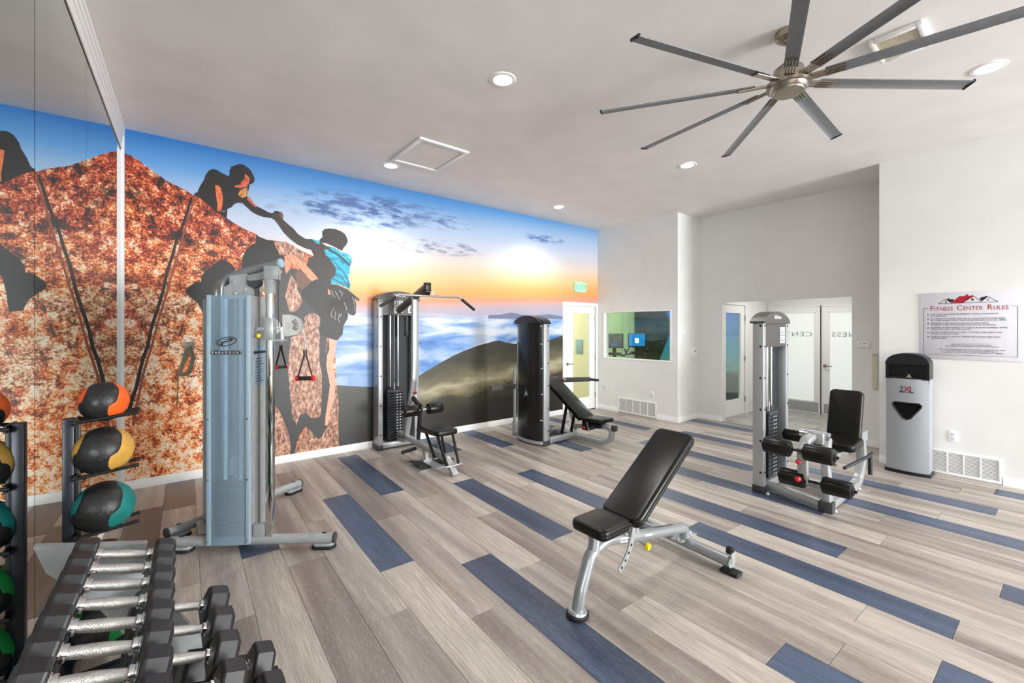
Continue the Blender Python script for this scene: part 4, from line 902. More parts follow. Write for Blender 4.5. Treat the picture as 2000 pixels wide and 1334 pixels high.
# ------------------------------------------------------------------ lat pulldown
def lat_machine():
    t = thing('lat_pulldown_machine', (2.42, 5.0, 0), 'tall lat pulldown machine with chrome bar standing against the mural', 'exercise machine')
    T = M.Translation((2.42, 5.44, 0))
    stack_tower(t, T, 0.57, 0.19, 2.09, panel_z=1.765, stack_x=-0.03, plates=16, chart=2)
    cx = 2.42
    mb = MB(); mb.rect(fillet([(cx, 5.42, 0.12), (cx, 5.24, 0.14), (cx, 5.0, 0.95), (cx, 4.985, 1.2), (cx, 4.985, 1.98)], [0.05, 0.2, 0.1], 5), 0.055, 0.07, 0.008, up=(1, 0, 0)); obj('front_column', mb, 'steel', t)
    mb = MB(); mb.rect([(cx, 5.46, 1.83), (cx, 4.66, 2.085)], 0.06, 0.075, 0.008); obj('top_boom', mb, 'capgrey', t)
    mb = MB(); mb.box((cx, 4.645, 2.085), (0.075, 0.06, 0.10), bev=0.006); mb.cyl((cx - 0.03, 4.66, 2.03), (cx + 0.03, 4.66, 2.03), 0.045, seg=20); obj('pulley', mb, 'blackmetal', t)
    mb = MB(); mb.lo_hi((cx + 0.06, 5.36, 1.48), (cx + 0.10, 5.44, 1.76), bev=0.02); mb.cyl((cx + 0.05, 5.39, 1.70), (cx + 0.11, 5.39, 1.70), 0.012, seg=8); mb.cyl((cx + 0.05, 5.39, 1.54), (cx + 0.11, 5.39, 1.54), 0.012, seg=8); obj('cable_bracket', mb, 'darkgrey', t)
    mb = MB(); mb.cyl((cx, 4.66, 2.04), (cx, 4.66, 1.99), 0.006, seg=8); mb.tube([(cx + 0.012 * math.cos(a / 8 * 6.28), 4.66, 1.985 + 0.018 * math.sin(a / 8 * 6.28)) for a in range(8)], 0.0035, 6, closed=True)
    mb.tube(fillet([(cx + 0.06, 4.66, 2.05), (cx + 0.085, 4.66, 2.05), (cx + 0.085, 4.66, 1.97)], 0.01), 0.004, 6); obj('hook', mb, 'chrome', t)
    z = 1.978
    bar = MB(); bar.tube(fillet([(1.86, 4.66, 1.845), (2.07, 4.66, z), (2.88, 4.66, z), (3.09, 4.66, 1.838)], 0.06, 6), 0.0125, 12, up=(0, 1, 0)); bo = obj('pull_bar', bar, 'chrome', t)
    for a, b in (((1.85, 4.66, 1.838), (2.03, 4.66, 1.952)), ((2.905, 4.66, 1.96), (3.10, 4.66, 1.83))):
        mb = MB(); mb.cyl(a, b, 0.0185, seg=14); obj('grip', mb, 'rubber', bo)
    # thigh rollers
    roller(t, (2.185, 4.80, 0.60), (2.375, 4.80, 0.60), 0.068); roller(t, (2.505, 4.80, 0.60), (2.70, 4.80, 0.60), 0.068)
    mb = MB(); mb.cyl((2.16, 4.80, 0.60), (2.72, 4.80, 0.60), 0.014, seg=12); obj('roller_axle', mb, 'chrome', t)
    mb = MB(); mb.lathe([(0.03, 0), (0.055, 0.008), (0.055, 0.03), (0.03, 0.038)], 20, frame((2.40, 4.83, 0.62), (0, 1, 0), (1, 0, 0))); mb.rect([(2.43, 5.06, 0.72), (2.43, 4.83, 0.62)], 0.04, 0.05); mb.rect([(2.43, 4.85, 0.60), (2.43, 4.90, 0.22)], 0.04, 0.04); obj('roller_carriage', mb, 'blackmetal', t)
    ball_knob(t, (2.44, 5.00, 0.78), 0.02)
    mb = MB(); mb.cyl((2.44, 4.98, 0.77), (2.445, 4.988, 1.9), 0.003, seg=6); obj('front_cable', mb, 'blackmetal', t)
    mb = MB()
    for k in range(9): mb.tube([(2.44 + (0.008 if k % 2 else 0) * math.cos(a / 6 * 6.28), 4.89 + 0.002 * k + (0 if k % 2 else 0.008) * math.cos(a / 6 * 6.28), 0.50 - k * 0.019 + 0.012 * math.sin(a / 6 * 6.28)) for a in range(6)], 0.0026, 5, closed=True)
    obj('chain', mb, 'chrome', t)
    # seat
    mb = MB(); mb.slab(0.27, 0.47, 0.065, 0.04, 0.022, M.Translation((2.405, 4.365, 0.435)) @ M.Rotation(R(-3), 4, 'X')); obj('seat_pad', mb, 'vinyl', t)
    mb = MB(); mb.rect(fillet([(cx, 5.42, 0.20), (cx, 4.60, 0.17), (cx, 4.18, 0.15), (cx, 4.0, 0.005)], [0.3, 0.10], 6), 0.06, 0.07, 0.008, up=(1, 0, 0)); mb.rect([(cx, 4.72, 0.16), (cx, 4.66, 0.02)], 0.05, 0.05); obj('seat_beam', mb, 'steel', t)
    for sx_ in (-0.095, 0.095):
        mb = MB(); mb.rect([(cx + sx_, 4.22, 0.40), (cx + sx_ * 0.75, 4.05, 0.10)], 0.022, 0.03, 0.003); mb.rect([(cx + sx_, 4.50, 0.40), (cx + sx_ * 0.75, 4.33, 0.13)], 0.022, 0.03, 0.003); obj('seat_strut', mb, 'blackmetal', t)
    mb = MB(); mb.cyl((cx - 0.10, 4.05, 0.105), (cx + 0.10, 4.05, 0.105), 0.014, seg=12); mb.cyl((cx - 0.09, 4.33, 0.13), (cx + 0.09, 4.33, 0.13), 0.012, seg=12); obj('strut_axle', mb, 'chrome', t)
    mb = MB(); mb.lo_hi((2.18, 4.36, 0.002), (2.66, 4.68, 0.010)); mb.box((2.42, 4.67, 0.02), (0.1, 0.06, 0.03)); obj('base_plate', mb, 'steel', t)
    mb = MB(); mb.box((2.27, 4.53, 0.035), (0.15, 0.26, 0.012), rot=M.Rotation(R(12), 3, 'Y')); mb.box((2.57, 4.53, 0.035), (0.15, 0.26, 0.012), rot=M.Rotation(R(-12), 3, 'Y')); obj('foot_plate', mb, 'rubber', t)
    for s in (-1, 1):
        mb = MB(); mb.cyl((cx + s * 0.05, 4.84, 0.13), (cx + s * 0.235, 4.84, 0.11), 0.021, seg=14); obj('foot_peg', mb, 'rubber', t)
lat_machine()

# ------------------------------------------------------------------ multi press (dark shroud towards the camera)
def press_machine():
    t = thing('chest_press_machine', (4.4, 4.5, 0), 'incline press machine with tall black curved shroud beside the mural', 'exercise machine')
    yc, W, H = 4.555, 0.575, 1.775
    T = M.Translation((4.065, yc, 0)) @ M.Rotation(R(90), 4, 'Z')          # open front looks to +x
    stack_tower(t, T, W, 0.10, H, panel_z=1.44, plates=14, chart=False, logo=False, cap_mat='blackmetal')
    # curved back shroud bulging towards -x
    mb = MB(); n = 16; ring = []
    for k in range(n + 1):
        a = -1 + 2 * k / n
        ring.append((3.975 - 0.085 * (1 - a * a) ** 0.6, yc + a * (W / 2 - 0.02)))
    poly = ring + [(3.985, yc + W / 2 - 0.02), (3.985, yc - W / 2 + 0.02)]
    mb.prism(poly, 0.06, H - 0.10); sh = obj('back_shroud', mb, 'shroud', t)
    mb = MB(); poly2 = [(x - 0.01 if x < 3.98 else x, yc + (y - yc) * 1.03) for x, y in ring] + [(3.985, yc + W / 2), (3.985, yc - W / 2)]
    mb.prism(poly2, 0.02, 0.062); obj('shroud_base', mb, 'steel', t)
    mb = MB()
    pts = []
    for k in range(13):
        u = -1 + 2 * k / 12; pts.append((u * (W / 2), H - 0.105 + 0.10 * (1 - u * u) ** 0.75))
    pts = [(-W / 2, H - 0.112)] + pts + [(W / 2, H - 0.112)]
    mb.prism(pts, 0, 0.09, M(((0, 0, 1, 3.89), (1, 0, 0, yc), (0, 1, 0, 0), (0, 0, 0, 1)))); obj('shroud_cap', mb, 'shroud', t)
    mb = MB()   # small triangular emblem on the shroud
    Te = M(((0, 0, -1, 3.889), (-1, 0, 0, yc), (0, 1, 0, 0.70), (0, 0, 0, 1)))
    mb.prism([(-0.06, -0.07), (0.055, -0.06), (0.06, -0.03), (0.01, 0.075), (-0.02, 0.07), (-0.065, -0.03)], -0.001, 0.002, Te); em = obj('emblem', mb, 'plate', sh)
    mb = MB(); mb.prism([(-0.03, -0.035), (0.03, -0.028), (0.005, 0.035)], 0.0015, 0.0035, Te); obj('emblem_mark', mb, 'noticeblue', em)
    mb = MB()
    for z in (0.35, 0.7, 1.05, 1.38, 1.62):
        for s in (-1, 1): mb.cyl((3.968, yc + s * (W / 2 - 0.03), z), (3.93, yc + s * (W / 2 - 0.035), z), 0.010, seg=10)
    obj('screw', mb, 'chrome', sh)
    # side outrigger by the mural and rear posts
    mb = MB(); mb.rect([(4.06, 5.02, 0.12), (4.06, 5.02, 0.98)], 0.03, 0.04); mb.box((4.06, 5.02, 0.10), (0.05, 0.06, 0.2), bev=0.01); mb.rect([(4.06, 5.03, 0.05), (4.05, 4.80, 0.05)], 0.05, 0.05); obj('side_post', mb, 'steel', t)
    mb = MB(); mb.rect([(3.62, 5.02, 0.728), (4.20, 5.02, 0.728)], 0.045, 0.075, 0.006); obj('rear_arm', mb, 'capgrey', t)
    # base
    sx0 = 4.60
    mb = MB(); mb.rect([(4.10, 4.33, 0.05), (4.62, 4.33, 0.05)], 0.07, 0.07); mb.rect([(4.10, 4.72, 0.05), (4.80, 4.72, 0.05)], 0.06, 0.07); mb.box((4.32, 4.72, 0.11), (0.22, 0.10, 0.05), bev=0.01); mb.cyl((4.45, 4.66, 0.10), (4.45, 4.70, 0.10), 0.03, seg=16); obj('base_tube', mb, 'steel', t)
    mb = MB(); mb.rect(fillet([(sx0, 4.80, 0.045), (sx0, 3.80, 0.045), (sx0, 3.66, 0.10), (sx0, 3.63, 0.245), (sx0, 3.72, 0.275), (sx0, 4.0, 0.24), (sx0, 4.30, 0.185)], [0.2, 0.10, 0.09, 0.03, 0.2, 0.2], 6), 0.06, 0.065, 0.008, up=(1, 0, 0)); obj('bench_frame', mb, 'steel', t)
    mb = MB(); mb.box((sx0, 3.60, 0.275), (0.065, 0.06, 0.075), bev=0.006); obj('frame_cap', mb, 'darkgrey', t)
    mb = MB(); mb.rect([(4.97, 4.62, 0.02), (4.92, 4.72, 0.36)], 0.06, 0.05); obj('rear_post', mb, 'steel', t)
    a, b = V((sx0, 4.715, 0.79)), V((sx0, 4.065, 0.355)); d = (b - a).normalized(); n = V((0, d.z, -d.y)); n = n if n.z > 0 else -n
    mb = MB(); mb.slab(0.30, (b - a).length, 0.06, 0.018, 0.014, frame((a + b) / 2 - n * 0.03, (1, 0, 0), n)); obj('back_pad', mb, 'vinyl', t)
    mb = MB(); mb.slab(0.28, 0.36, 0.055, 0.03, 0.022, frame((sx0, 3.885, 0.345), (1, 0, 0), (0, 0.05, 1))); obj('seat_pad', mb, 'vinyl', t)
    mb = MB(); mb.box((sx0, 4.03, 0.26), (0.20, 0.10, 0.15), bev=0.008); mb.box((sx0, 3.88, 0.27), (0.16, 0.2, 0.06), bev=0.02); obj('seat_carriage', mb, 'blackmetal', t)
    mb = MB(); mb.rect([(sx0 - 0.105, 3.985, 0.34), (sx0 - 0.105, 3.94, 0.18)], 0.012, 0.018, 0.002); obj('seat_lever', mb, 'chrome', t)
    ball_knob(t, (sx0 - 0.11, 4.03, 0.225), 0.022)
    for sx_ in (-0.10, 0.10):
        mb = MB(); mb.rect([(sx0 + sx_, 4.36, 0.52), (sx0 + sx_, 4.47, 0.06)], 0.028, 0.04, 0.004); obj('pad_strut', mb, 'blackmetal', t)
    # press arm on the far side
    mb = MB(); mb.rect([(4.20, 4.55, 0.845), (5.14, 4.50, 0.80)], 0.03, 0.07, 0.005); mb.box((4.36, 4.55, 0.84), (0.28, 0.07, 0.085), bev=0.006); obj('press_arm', mb, 'capgrey', t)
    mb = MB(); mb.cyl((5.12, 4.50, 0.80), (5.31, 4.47, 0.775), 0.021, seg=14); obj('grip', mb, 'rubber', t)
    mb = MB(); mb.cyl((4.22, 4.56, 0.93), (4.30, 4.56, 0.93), 0.055, seg=20); mb.cyl((4.56, 4.50, 0.845), (4.56, 4.46, 0.845), 0.025, seg=16); obj('cam', mb, 'steel', t)
    ball_knob(t, (4.36, 4.56, 0.91), 0.016)
press_machine()

# ------------------------------------------------------------------ functional cable trainer
def cable_trainer():
    t = thing('cable_trainer', (0.45, 4.0, 0), 'grey dual cable trainer with translucent blue shrouds by the mirror corner', 'exercise machine')
    def tower(A, d, n, near):
        T = M(((d[0], n[0], 0, A[0]), (d[1], n[1], 0, A[1]), (0, 0, 1, 0), (0, 0, 0, 1)))   # local: x along base tube, y inwards, z up
        mb = MB(); mb.oval([(0, 0, 0.068), (1.14, 0, 0.068)], 0.036, 0.036, 18, T=T); obj('base_tube', mb, 'rackgrey', t)
        for x, s in ((0.075, -1), (1.07, 1)):
            mb = MB(); mb.slab(0.17, 0.095, 0.020, 0.045, 0.006, T @ M.Translation((x, 0, 0.0105))); ft = obj('rubber_foot', mb, 'rubber', t)
            mb = MB(); mb.slab(0.155, 0.08, 0.022, 0.038, 0.006, T @ M.Translation((x, 0, 0.030))); mb.cyl((x, 0, 0.02), (x, 0, 0.06), 0.02, T=T); obj('foot_bracket', mb, 'rackgrey', ft)
            mb = MB(); mb.slab(0.035, 0.014, 0.006, 0.006, 0.002, T @ M.Translation((x, 0, 0.104))); obj('plug', mb, 'rubber', t)
        for x, s in ((-0.004, -1), (1.144, 1)):
            mb = MB(); mb.oval([(x - 0.006, 0, 0.068), (x + 0.006, 0, 0.068)], 0.038, 0.038, 18, T=T); obj('end_cap', mb, 'darkgrey', t)
        # shroud
        s0, s1, y0, y1, z0, z1 = 0.28, 0.572, -0.045, 0.245, 0.06, 1.825
        mb = MB(); n_ = 10
        outer = [(s0 + (s1 - s0) * k / n_, y0 - 0.022 * math.sin(math.pi * k / n_)) for k in range(n_ + 1)]
        inner = [(x, y + 0.004) for x, y in outer[::-1]]
        mb.prism(outer + inner, z0, z1, T); cov = obj('front_cover', mb, 'polycarb', t)
        mb = MB()
        for z in (0.09, 0.52, 0.95, 1.38, 1.80):
            for x in (s0 + 0.012, s1 - 0.012): mb.cyl((x, y0 - 0.016, z), (x, y0 - 0.008, z), 0.007, seg=10, T=T)
        obj('screw', mb, 'chrome', cov)
        mb = MB(); mb.lo_hi((s0 - 0.001, y0 - 0.012, z0), (s0 + 0.026, y0 + 0.012, z1), T=T, bev=0.003); mb.lo_hi((s1 - 0.026, y0 - 0.012, z0), (s1 + 0.001, y0 + 0.012, z1), T=T, bev=0.003); obj('cover_rail', mb, 'coverrail', t)
        mb = MB(); mb.lo_hi((s1 - 0.004, y0 + 0.012, z0 + 0.03), (s1, y1, z1), T=T); mb.lo_hi((s0, y0 + 0.012, z0 + 0.03), (s0 + 0.004, y1, z1), T=T); mb.lo_hi((s0, y1 - 0.004, z0 + 0.03), (s1, y1, z1), T=T); sp = obj('side_panel', mb, 'rackgrey', t)
        if near:
            mb = MB(); mb.lo_hi((s1 - 0.001, y0 + 0.06, 1.17), (s1 + 0.0012, y0 + 0.20, 1.48), T=T); dc = obj('decal', mb, 'decalblue', sp)
            mb = MB(); mb.lo_hi((s1, y0 + 0.05, 1.405), (s1 + 0.0018, y0 + 0.21, 1.425), T=T)
            for k in range(9): mb.lo_hi((s1, y0 + 0.075, 1.20 + k * 0.021), (s1 + 0.0016, y0 + 0.185 - (k % 3) * 0.02, 1.205 + k * 0.021), T=T)
            obj('fine_print', mb, 'ink', dc)
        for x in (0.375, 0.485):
            mb = MB(); mb.cyl((x, 0.005, 0.10), (x, 0.005, 1.80), 0.0140, seg=14, T=T); obj('guide_rod', mb, 'decal', t)  # near-white colour stands in for light falling on the chrome rods
        for k in range(12):
            mb = MB(); mb.box((0.428, 0.035, 0.115 + k * 0.034), (0.20, 0.10, 0.031), T, bev=0.003, seg=1); obj('weight_plate', mb, 'plate', t)
        mb = MB(); mb.box((0.428, 0.005, 0.60), (0.035, 0.05, 0.12), T, bev=0.006); mb.cyl((0.428, 0.03, 0.5), (0.428, 0.03, 0.58), 0.02, T=T); mb.cyl((0.428, 0.03, 0.62), (0.428, 0.03, 1.85), 0.004, seg=8, T=T); obj('lift_pulley', mb, 'silver', t)
        # top arm
        mb = MB(); mb.tube(fillet([(0.298, 0.10, 0.10), (0.298, 0.10, 1.955), (0.48, 0.06, 2.005), (0.755, 0.0, 2.06)], [0.16, 0.3], 8), 0.027, 16, up=(0, 1, 0), T=T); obj('top_arm', mb, 'silver', t)
        mb = MB(); mb.oval([(0.752, 0.0006, 2.06), (0.77, -0.003, 2.063)], 0.033, 0.033, 18, T=T); obj('arm_cap', mb, 'noticeblue', t)
        Tg = T @ M(((1, 0, 0, 0), (0, 0, 1, 0.04), (0, 1, 0, 0), (0, 0, 0, 1)))
        mb = MB(); mb.prism([(0.340, 1.80), (0.555, 1.80), (0.555, 1.87), (0.535, 1.90), (0.510, 1.925), (0.505, 1.99), (0.385, 1.97), (0.385, 1.91), (0.345, 1.89)], -0.006, 0.006, Tg); mb.prism([(0.340, 1.80), (0.555, 1.80), (0.555, 1.87), (0.510, 1.925), (0.505, 1.985), (0.385, 1.965), (0.385, 1.91), (0.345, 1.89)], 0.09, 0.10, Tg); g = obj('gusset_plate', mb, 'rackgrey', t)
        mb = MB()
        for x, z in ((0.425, 1.925), (0.505, 1.87), (0.435, 1.845)): mb.cyl((x, 0.025, z), (x, 0.036, z), 0.012, seg=12, T=T)
        obj('bolt', mb, 'chrome', g)
        mb = MB(); mb.cyl((0.385, 0.055, 1.845), (0.385, 0.125, 1.845), 0.055, seg=22, T=T); mb.cyl((0.56, 0.02, 1.93), (0.56, 0.07, 1.93), 0.045, seg=22, T=T); obj('top_pulley', mb, 'darkgrey', t)
        mb = MB(); mb.rect([(0.52, 0.04, 1.95), (0.66, 0.02, 1.965)], 0.04, 0.04, 0.01, T=T); mb.box((0.705, -0.004, 1.99), (0.10, 0.05, 0.10), T, bev=0.005); obj('head_bracket', mb, 'rackgrey', t)
        # column
        mb = MB(); mb.rect([(0.69, -0.002, 0.095), (0.69, -0.002, 1.84)], 0.05, 0.04, 0.004, up=(0, 1, 0), T=T); obj('column', mb, 'chrome', t)
        mb = MB(); mb.rect([(0.69, -0.002, 1.84), (0.69, -0.002, 2.03)], 0.056, 0.046, 0.004, up=(0, 1, 0), T=T); mb.box((0.62, 0.0, 0.135), (0.08, 0.05, 0.10), T, bev=0.004); obj('column_bracket', mb, 'rackgrey', t)
        mb = MB(); mb.cyl((0.61, 0.0, 0.15), (0.61, 0.0, 1.90), 0.003, seg=6, T=T); mb.cyl((0.755, -0.02, 1.97), (0.755, -0.02, 1.60), 0.003, seg=6, T=T); obj('cable', mb, 'blackmetal', t)
        # carriage with swivel pulley
        mb = MB(); mb.box((0.69, -0.002, 1.585), (0.066, 0.056, 0.16), T, bev=0.004); mb.box((0.745, -0.002, 1.585), (0.05, 0.04, 0.012), T); mb.box((0.755, -0.002, 1.505), (0.09, 0.05, 0.012), T); mb.box((0.63, 0.0, 1.585), (0.06, 0.03, 0.03), T, bev=0.004); car = obj('carriage', mb, 'steel', t)
        mb = MB(); mb.cyl((0.775, -0.002, 1.50), (0.775, -0.002, 1.60), 0.016, seg=14, T=T); mb.box((0.80, -0.002, 1.585), (0.08, 0.012, 0.02), T); obj('swivel', mb, 'chrome', car)
        mb = MB(); mb.sph((0.615, -0.012, 1.538), 0.016, T=T); obj('pop_pin', mb, 'yellow', car)
        pr = [(0.785, 1.53)] + [(0.835 + 0.078 * math.cos(R(a)), 1.605 + 0.078 * math.sin(R(a))) for a in range(-50, 75, 12)] + [(0.83, 1.69), (0.785, 1.688)]
        Tp = T @ M(((1, 0, 0, 0), (0, 0, 1, -0.02), (0, 1, 0, 0), (0, 0, 0, 1)))
        mb = MB(); mb.prism(pr, -0.004, 0.0, Tp); mb.prism(pr, 0.04, 0.044, Tp); gd = obj('pulley_guard', mb, 'rubberwhite', t)
        mb = MB()
        for k in range(7):
            a0 = R(-38 + 15 * k); mb.box((0.838 + 0.045 * math.cos(a0), -0.0245, 1.61 + 0.045 * math.sin(a0)), (0.036, 0.002, 0.005), T, rot=M.Rotation(-a0 * 0.7, 3, 'Y'))
        obj('vent_slot', mb, 'ink', gd)
        mb = MB(); mb.cyl((0.835, -0.016, 1.605), (0.835, 0.016, 1.605), 0.062, seg=24, T=T); obj('swivel_pulley', mb, 'blackmetal', t)
        # strap handle
        hx, hy = 0.935, 0.0
        mb = MB(); mb.cyl((hx - 0.01, hy, 1.565), (hx, hy, 1.50), 0.004, seg=8, T=T); mb.tube([(hx + 0.010 * math.cos(k / 10 * 6.283), hy, 1.462 + 0.032 * math.sin(k / 10 * 6.283)) for k in range(10)], 0.004, 6, closed=True, up=(0, 1, 0), T=T); obj('carabiner', mb, 'chrome', t)
        mb = MB(); mb.rect(fillet([(hx - 0.052, hy, 1.235), (hx - 0.008, hy, 1.39), (hx - 0.008, hy, 1.435)], 0.02), 0.022, 0.004, 0.001, up=(1, 0, 0), T=T); mb.rect(fillet([(hx + 0.052, hy, 1.235), (hx + 0.008, hy, 1.39), (hx + 0.008, hy, 1.435)], 0.02), 0.022, 0.004, 0.001, up=(1, 0, 0), T=T); hd = obj('strap_handle', mb, 'strap', t)
        mb = MB(); mb.cyl((hx - 0.048, hy, 1.228), (hx + 0.048, hy, 1.228), 0.015, seg=14, T=T); obj('grip', mb, 'rubber', hd)
        for s in (-1, 1):
            mb = MB(); mb.lathe([(0.008, 0), (0.020, 0.004), (0.021, 0.016), (0.012, 0.022)], 14, T @ M.Translation((hx + s * 0.045, hy, 1.228)) @ M.Rotation(R(90 * s), 4, 'Y')); obj('handle_end', mb, 'red', hd)
        # lettering on the near cover
        if near:
            yf = y0 - 0.0235
            Tf = T @ M(((1, 0, 0, 0.428), (0, 0, -1, yf - 0.001), (0, 1, 0, 0), (0, 0, 0, 1)))
            mb = MB(); mb.lo_hi((-0.098, 1.408, -0.0035), (0.098, 1.433, 0), T=Tf); lb = obj('name_bar', mb, 'ink', cov)
            mb = text_bm('PARAMOUNT', 0.023, 'CENTER', 1.55, 0.0006, Tf @ M.Translation((0, 1.4125, 0.0006)), sx=1.05); obj('lettering', mb, 'decal', lb)
            mb = MB(); tilt = R(12)
            ol = [(0.068 * math.cos(k / 28 * 6.2832), 0.032 * math.sin(k / 28 * 6.2832)) for k in range(28)]
            rt = lambda p: (p[0] * math.cos(tilt) - p[1] * math.sin(tilt), p[0] * math.sin(tilt) + p[1] * math.cos(tilt) + 1.498)
            for k in range(28):
                p, q = ol[k], ol[(k + 1) % 28]
                mb.prism([rt(p), rt(q), rt((q[0] * 0.92, q[1] * 0.86)), rt((p[0] * 0.92, p[1] * 0.86))], 0, 0.001, Tf)
            mb.prism([rt(p) for p in ((-0.050, -0.022), (-0.036, -0.022), (-0.028, -0.004), (0.028, -0.004), (0.044, 0.006), (0.040, 0.016), (0.0, 0.018), (-0.02, 0.014), (0.004, 0.012), (0.026, 0.010), (0.028, 0.004), (-0.036, 0.004))], 0, 0.001, Tf)
            obj('oval_logo', mb, 'ink', cov)
    d1 = V((0.93, -0.66)).normalized(); tower((0.02, 3.925), d1, (-d1.y, d1.x), True)
    d2 = V((1.04, 0.52)).normalized(); tower((0.0, 4.11), d2, (d2.y, -d2.x), False)
    # cross tube between the towers and accessory strap on the mirror side
    mb = MB(); mb.rect([(0.20, 3.87, 0.068), (0.20, 4.15, 0.068)], 0.05, 0.05); mb.rect([(0.33, 3.84, 1.93), (0.33, 4.17, 1.93)], 0.05, 0.05); obj('cross_tube', mb, 'rackgrey', t)
    mb = MB(); mb.box((0.135, 4.18, 1.46), (0.06, 0.03, 0.05), bev=0.006); obj('strap_hook', mb, 'rackgrey', t)
    mb = MB(); mb.rect(fillet([(0.125, 4.17, 1.45), (0.10, 4.16, 1.35), (0.07, 4.16, 1.23), (0.13, 4.16, 1.24), (0.16, 4.16, 1.36), (0.135, 4.165, 1.45)], 0.03), 0.028, 0.005, 0.001, up=(0, 1, 0)); mb.cyl((0.065, 4.16, 1.24), (0.06, 4.16, 1.0), 0.004, seg=6); obj('ankle_strap', mb, 'brassgrey', t)
cable_trainer()

# ------------------------------------------------------------------ medicine ball rack and balls
def ball_rack():
    t = thing('medicine_ball_rack', (-0.34, 2.867, 0), 'black vertical medicine ball rack standing against the mirror', 'ball rack')
    mb = MB(); mb.lo_hi((-0.378, 2.842, 0.03), (-0.338, 2.892, 1.17), bev=0.004); obj('upright', mb, 'gunmetal', t)
    mb = MB(); mb.lo_hi((-0.338, 2.855, 0.03), (-0.318, 2.879, 1.15), bev=0.003); obj('front_rail', mb, 'blackmetal', t)
    mb = MB(); mb.lo_hi((-0.385, 2.70, 0.0), (0.0, 2.75, 0.035), bev=0.005); mb.lo_hi((-0.385, 2.985, 0.0), (0.0, 3.035, 0.035), bev=0.005); mb.lo_hi((-0.385, 2.70, 0.0), (-0.335, 3.035, 0.04), bev=0.005); obj('base', mb, 'gunmetal', t)
    for z in (1.152, 0.895, 0.618, 0.33, 0.07):
        for dy in (-0.062, 0.062):
            mb = MB(); mb.cyl((-0.345, 2.867 + dy, z), (-0.108, 2.867 + dy, z + 0.026), 0.0085, seg=10); obj('arm', mb, 'blackmetal', t)
        mb = MB(); mb.lo_hi((-0.336, 2.80, z - 0.016), (-0.326, 2.934, z + 0.016)); obj('arm_plate', mb, 'blackmetal', t)
ball_rack()
def medicine_ball(p, r, mat, label, ph=0.0):
    t = thing('medicine_ball', (p[0], p[1], p[2] - r), label, 'medicine ball', 'medicine balls on the rack')
    ax = V((0.93, -0.30, 0.10)).normalized(); Tb = frame(p, (0, 0, 1), ax)
    mb = MB(); mb.sph((0, 0, 0), r * 0.992, 28, T=Tb); obj('shell', mb, mat, t)
    mb = MB(); NU, NV = 64, 16; g = []
    for i in range(NU):
        th = 2 * math.pi * i / NU + ph
        sw = math.sin(2 * th); hook = R(17) * (abs(sw) ** 0.5) * (1 if sw > 0 else -1)
        a0, a1 = R(-40) + hook, R(40) + hook
        row = []
        for j in range(NV + 1):
            la = a0 + (a1 - a0) * j / NV; tw = 0.25 * math.sin(la)
            e = 1.004 if 0 < j < NV else 0.985
            row.append(mb.bm.verts.new(Tb @ V((e * r * math.cos(la) * math.cos(th + tw), e * r * math.cos(la) * math.sin(th + tw), e * r * math.sin(la)))))
        g.append(row)
    for i in range(NU):
        for j in range(NV): mb.bm.faces.new((g[i][j], g[(i + 1) % NU][j], g[(i + 1) % NU][j + 1], g[i][j + 1]))
    obj('grip_band', mb, 'ballblack', t)
    return t
bz = -0.238
medicine_ball((bz, 2.867, 1.236), 0.094, 'orange', 'orange and black medicine ball on the top arms of the rack', 0.2)
medicine_ball((bz, 2.867, 1.000), 0.113, 'mustard', 'mustard yellow and black medicine ball on the second arms of the rack', 0.5)
b3 = medicine_ball((bz, 2.867, 0.728), 0.118, 'tealrubber', 'teal and black medicine ball on the third arms of the rack', 0.1)
medicine_ball((bz, 2.867, 0.442), 0.118, 'green', 'green and black medicine ball low on the rack behind the dumbbells', 0.9)
medicine_ball((bz, 2.867, 0.182), 0.118, 'green', 'lowest green medicine ball just above the floor behind the dumbbells', 0.3)

# ------------------------------------------------------------------ dumbbell rack and dumbbells
TIERS = [(-0.118, 0.788), (0.040, 0.522), (0.180, 0.275)]
ADX = V((0.954, 0, -0.30)).normalized()
def dumbbell_rack():
    t = thing('dumbbell_rack', (0.0, 1.4, 0), 'three-tier dumbbell rack with grey end plates along the mirror', 'dumbbell rack')
    for i, (x, z) in enumerate(TIERS):
        up = V((-ADX.z, 0, ADX.x)) if ADX.x > 0 else V((0, 0, 1))
        rr = (0.047, 0.060, 0.070)[i]; off = (0.102, 0.112, 0.116)[i]
        for s in (-1, 1):
            c = V((x, 0, z)) + ADX * (s * off) - up * (rr + 0.006)
            mb = MB(); mb.rect([c + V((0, 0.55, 0)), c + V((0, 2.19, 0))], 0.055, 0.008, 0.002, up=up); 
            e = c + ADX * (s * 0.026) - up * 0.012
            mb.rect([e + V((0, 0.55, 0)), e + V((0, 2.19, 0))], 0.006, 0.032, 0.002, up=up); obj('shelf_rail', mb, 'blackmetal', t)
    for yy in (2.19, 0.545):
        Tp = M(((1, 0, 0, 0), (0, 0, 1, yy), (0, 1, 0, 0), (0, 0, 0, 1)))
        mb = MB(); mb.prism([(-0.36, 0.835), (-0.06, 0.755), (-0.07, 0.690), (0.03, 0.48), (0.05, 0.42), (0.17, 0.22), (0.26, 0.0), (0.12, 0.0), (-0.02, 0.24), (-0.22, 0.60), (-0.33, 0.735)], 0, 0.035, Tp); obj('end_plate', mb, 'rackgrey', t)
        mb = MB(); mb.lo_hi((-0.36, yy - 0.02, 0.0), (0.40, yy + 0.05, 0.035), bev=0.006); obj('foot', mb, 'blackmetal', t)
dumbbell_rack()
